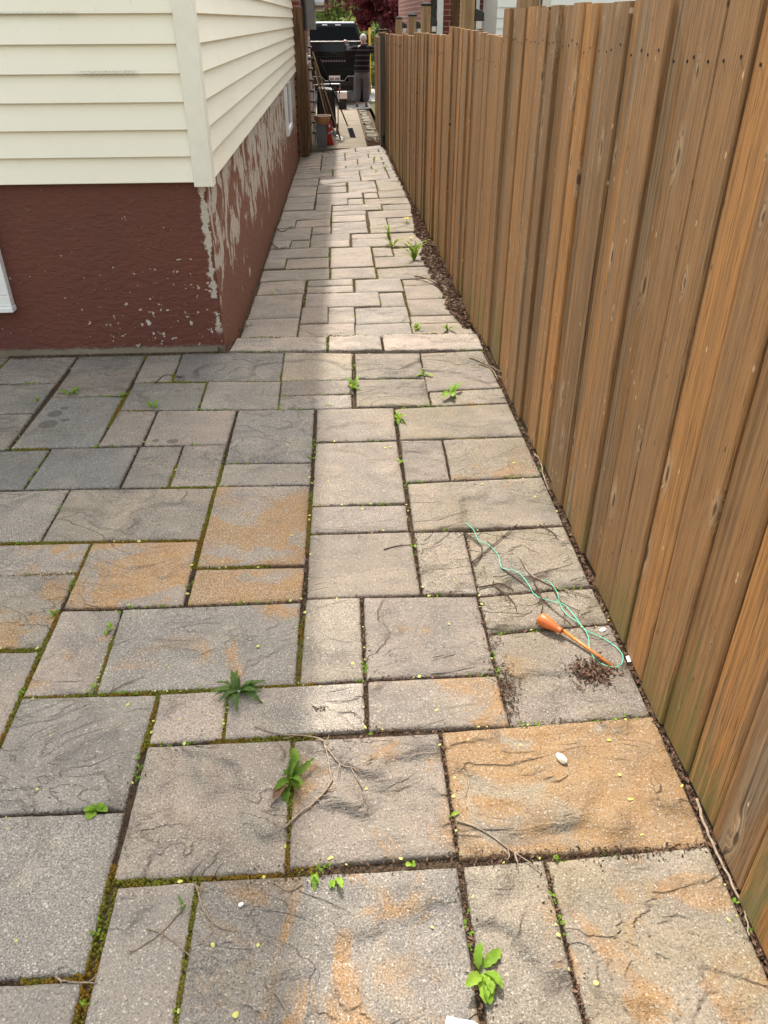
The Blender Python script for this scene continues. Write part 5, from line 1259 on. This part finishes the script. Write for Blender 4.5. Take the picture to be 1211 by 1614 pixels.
child(MB().tube([(1.06, 28.5, -0.455), (1.06, 28.5, 1.36)], 0.032, 10).build('shaft', M['yellow'], smooth=True), yp)
child(MB().tube([(1.06, 28.5, 1.361), (1.06, 28.5, 1.385)], [0.034, 0.02], 10).build('cap', M['yellow']), yp)

# ------------------------------------------------------------------ weeds in the joints
def leaf_mesh(kind, seed_):
    rr = random.Random(seed_); V = []; rows = 13
    wmax = {'broad': 0.15, 'jag': 0.15, 'blade': 0.085, 'round': 0.34, 'small': 0.17, 'dock': 0.105, 'plantain': 0.17, 'tuft': 0.05}[kind]
    arch = rr.uniform(0.10, 0.30); tip = rr.uniform(0.1, 0.5) if kind in ('dock', 'broad', 'jag') else rr.uniform(-0.05, 0.2)
    for j in range(rows):
        t = j / (rows - 1)
        c0 = {'plantain': 0.62, 'broad': 0.60, 'round': 0.66, 'small': 0.58}.get(kind, 0.50)
        if kind in ('plantain', 'broad', 'round', 'small'):
            s_ = (t - c0) / (c0 - 0.16 if t < c0 else 1.0 - c0 + 0.004)
            wv = wmax * math.sqrt(max(0.0, 1 - min(1.0, abs(s_)) ** 2.2))
        else: wv = wmax * (math.sin(math.pi * min(1, t ** 0.8)) ** 0.8 if 0 < t < 1 else 0.0)
        if kind == 'jag': wv *= (1.0 if j % 2 else 0.5)
        if kind == 'dock': wv *= (1.0 if j % 2 else 0.8)
        wv = max(wv * (1 + 0.18 * math.sin(j * 2.4 + seed_)), 0.012)
        z = arch * math.sin(math.pi * t * 0.9) - tip * 0.5 * t * t
        bx_ = 0.05 * math.sin(t * 3.0 + seed_); rz_ = 0.02 * math.sin(j * 1.9 + seed_)
        V += [(bx_ - wv, t, z + wv * 0.5 + rz_), (bx_, t, z), (bx_ + wv, t, z + wv * 0.5 - rz_)]
    F = []
    for j in range(rows - 1):
        a = j * 3; F += [(a, a + 1, a + 4, a + 3), (a + 1, a + 2, a + 5, a + 4)]
    me = bpy.data.meshes.new('leaf'); me.from_pydata(V, [], F)
    me.polygons.foreach_set('use_smooth', [True] * len(me.polygons)); me.update()
    return me
LM = {}
def leaf_for(kind, mat, k):
    key = (kind, mat, k)
    if key not in LM:
        me = leaf_mesh(kind, hash((len(kind) * 31 + k)) % 997); me.materials.append(M[mat]); LM[key] = me
    return LM[key]
rw = random.Random(41)
KM = {'broad': ('broad', 'weedlight'), 'small': ('small', 'weedlight'), 'jag': ('jag', 'weedlight'), 'dock': ('dock', 'weeddark'), 'dock2': ('broad', 'weed'), 'blade': ('blade', 'weed'), 'plantain': ('plantain', 'weedlight'), 'round': ('round', 'weedlight'), 'tuft': ('tuft', 'weedlight'), 'flower': ('small', 'weed')}
for (wx, wy, wz, rad, n, kind), lab in zip(WEEDS, WLAB):
    e = empty('weed', (wx, wy, wz - 0.006)); tag(e, lab, 'weed', 'weeds in the paver joints')
    lk, mt = KM[kind]
    if kind != 'flower': rad *= 1.5 if wy > 4.4 else 1.06
    a0 = rw.uniform(0, 6.28)
    for k in range(n):
        mat = mt
        if kind == 'dock2' and k in (3, 6): mat = 'weedred'
        if kind == 'dock' and k == 5: mat = 'weedred'
        lk2 = 'jag' if kind == 'dock2' and k % 2 else lk
        o = link(bpy.data.objects.new('leaf', leaf_for(lk2, mat, k % 3)), e)
        L = rad * rw.uniform(0.45, 1.2) * (1.15 if kind in ('jag', 'broad', 'plantain') else 1.0)
        rad_ = rad
        el = {'dock': rw.uniform(0.08, 0.5), 'tuft': rw.uniform(0.6, 1.35), 'blade': rw.uniform(0.35, 1.0), 'small': rw.uniform(0.15, 0.9), 'round': rw.uniform(0.1, 0.7)}.get(kind, rw.uniform(0.12, 0.75))
        o.scale = (L, L, L * 0.8)
        ang = a0 + k * 2.4 + rw.uniform(-0.8, 0.8)
        if kind in ('plantain', 'dock2', 'blade', 'jag', 'broad'): ang = rw.choice((0.0, math.pi, math.pi)) + rw.gauss(0, 0.5)
        o.rotation_euler = (el, rw.uniform(-0.35, 0.35), ang)
    if kind == 'flower':
        fl = MB()
        for k in range(14):
            g = k * 0.449; fl.add([(0, 0, 0.0), (0.4 * rad * math.cos(g - 0.2), 0.4 * rad * math.sin(g - 0.2), 0.25 * rad), (0.75 * rad * math.cos(g), 0.75 * rad * math.sin(g), 0.28 * rad), (0.4 * rad * math.cos(g + 0.2), 0.4 * rad * math.sin(g + 0.2), 0.25 * rad)], [(0, 1, 2, 3)])
        fo = fl.build('flower_head', M['petal'], e); fo.location = (0, 0, rad * 0.9)
        MB().tube([(0, 0, 0), (0, 0, rad * 0.95)], 0.002, 5).build('stem', M['weed'], e)

# ------------------------------------------------------------------ twigs, string, hand tool, pebbles
for k, ((rad, pts), lab) in enumerate(zip(TWIGS, TLAB)):
    lift = rad + 0.0015 + (0.012 if pts[0][1] > 4.4 else 0.0)
    sp = smoothpath([(p[0], p[1], p[2] + lift) for p in pts], 5)
    rr = random.Random(k)
    sp = [p + Vector((rr.gauss(0, 1), rr.gauss(0, 1), abs(rr.gauss(0, 0.5)))) * rad * 0.35 for p in sp]
    mb = MB().tube(sp, [rad * (1 - 0.55 * i / len(sp)) for i in range(len(sp))], 6)
    Lt = sum((sp[i + 1] - sp[i]).length for i in range(len(sp) - 1))
    for j in range(int(Lt / 0.045) if Lt > 0.08 and k != 4 else 0):       # broken side shoots
        i = rr.randrange(1, len(sp) - 1); d = (sp[i + 1] - sp[i - 1]).normalized(); a = rr.choice((-1, 1)) * rr.uniform(0.5, 1.1); L = rr.uniform(0.012, 0.045)
        d2 = Vector((d.x * math.cos(a) - d.y * math.sin(a), d.x * math.sin(a) + d.y * math.cos(a), rr.uniform(-0.02, 0.25)))
        e_ = sp[i] + d2 * L; e_.z = max(e_.z, sp[i].z - 0.001)
        mb.tube([sp[i], sp[i].lerp(e_, 0.55) + Vector((rr.gauss(0, 0.002), rr.gauss(0, 0.002), 0.001)), e_], [rad * 0.6, rad * 0.45, rad * 0.25], 5)
    tw_ = mb.build('twig', M['twigdark' if (10 <= k <= 19 and k not in (10,)) or k in (21, 22, 30, 31, 32) else 'twig'], smooth=True)
    tag(tw_, lab, 'twig', 'fallen twigs on the pavers')

sp = smoothpath([(x, y, 0.0035 + 0.003 * (1 + math.sin(i * 1.3))) for i, (x, y) in enumerate(STRING)], 5)
tag(MB().tube(sp, 0.0012, 6).build('green_string', M['greenstring'], smooth=True), 'loose loop of thin mint green string on the pavers by the fence', 'string')
A_, B_, C_ = Vector((*TOOL_A, 0)), Vector((*TOOL_B, 0)), Vector((*TOOL_C, 0))
tl = empty('hand_tool', (B_.x, B_.y, 0)); tag(tl, 'orange hand tool with bulbous handle and thin stick lying by the fence', 'tool')
dr = (C_ - A_).normalized(); hl = (B_ - A_).length
prof = [(r_ * 1.2, z_ * 1.12) for r_, z_ in [(0.0, 0.0), (0.008, 0.0), (0.0150, 0.003), (0.0168, 0.010), (0.0164, 0.024), (0.0145, 0.036), (0.0105, 0.052), (0.0080, 0.064), (0.0074, 0.066), (0.0084, 0.068), (0.0074, 0.070), (0.0084, 0.072), (0.0072, 0.074), (0.0080, 0.076), (0.0, 0.077)]]
hm = MB().lathe(prof, 22).build('handle', M['orange'], tl, smooth=True)
q = dr.to_track_quat('Z', 'Y').to_matrix().to_4x4()
base = Vector((A_.x - tl.location.x, A_.y - tl.location.y, 0.0215)) - dr * 0.008
tilt = Matrix.Rotation(0.10, 4, dr.cross(Vector((0, 0, 1))).normalized())
hm.matrix_basis = Matrix.Translation(base) @ q
st_ = B_ - tl.location + Vector((0, 0, 0.0175)); en = C_ - tl.location + Vector((0, 0, 0.0050))
MB().tube([st_ - dr * 0.004, st_.lerp(en, 0.5), en], [0.0052, 0.0047, 0.0035], 10).build('stick', M['orangestick'], tl, smooth=True)

def pebble(name, x, y, z, s, lab, mat, cat):
    bm = bmesh.new(); bmesh.ops.create_icosphere(bm, subdivisions=3, radius=1.0)
    for v in bm.verts:
        k = 1 + 0.16 * noise.noise(v.co * 1.4 + Vector((x * 50, y * 50, 0))) + 0.05 * noise.noise(v.co * 4)
        v.co = Vector((v.co.x * s[0] * k, v.co.y * s[1] * k, v.co.z * s[2] * k))
    me = bpy.data.meshes.new(name); bm.to_mesh(me); bm.free(); me.materials.append(mat)
    me.polygons.foreach_set('use_smooth', [True] * len(me.polygons))
    o = link(bpy.data.objects.new(name, me)); o.location = (x, y, z + s[2] * 0.8); o.rotation_euler = (0, 0, 0.5)
    tag(o, lab, cat); return o
pebble('pebble', PEBBLE[0], PEBBLE[1], 0.0, (0.010, 0.018, 0.009), 'smooth cream white pebble on the rust stained paver', M['pebble'], 'pebble')
pebble('stone_chip', CHIP_A[0], CHIP_A[1], 0.0, (0.011, 0.008, 0.002), 'flat white stone chip near the fence beyond the orange tool', M['white'], 'stone')
pebble('small_stone', -0.262, 0.955, 0.0, (0.006, 0.005, 0.0045), 'tiny pale stone below the moss joint at lower left', M['white'], 'stone')
sc = MB(); 
for j in range(7):
    for i in range(4):
        u, v = j / 6 - 0.5, i / 3 - 0.5
        sc.v.append((u * 0.075, v * 0.03 * (1 - u * u * 1.6), 0.004 + 0.012 * (0.25 - v * v) + 0.004 * math.sin(u * 9)))
for j in range(6):
    for i in range(3): sc.f.append((j * 4 + i, j * 4 + i + 1, j * 4 + i + 5, j * 4 + i + 4))
so = sc.build('plastic_scrap', M['white'], smooth=True); so.location = (CHIP_B[0] + 0.005, CHIP_B[1] - 0.012, 0.001); so.rotation_euler = (0, 0, -0.35)
so.modifiers.new('t', 'SOLIDIFY').thickness = 0.0012
tag(so, 'curled scrap of white plastic at the bottom edge', 'litter')
tg_ = MB().hexa([(0, 0, 0), (0.009, 0, 0.002), (0.009, 0.022, 0.004), (0, 0.022, 0.002), (0, 0, 0.002), (0.009, 0, 0.004), (0.009, 0.022, 0.006), (0, 0.022, 0.004)]).build('plant_tag', M['white'], bevel=0.0005)
tg_.location = (0.800, TAG[1] - 0.012, 0.001); tag(tg_, 'small white and green plant tag stuck in the slot by the fence', 'tag')
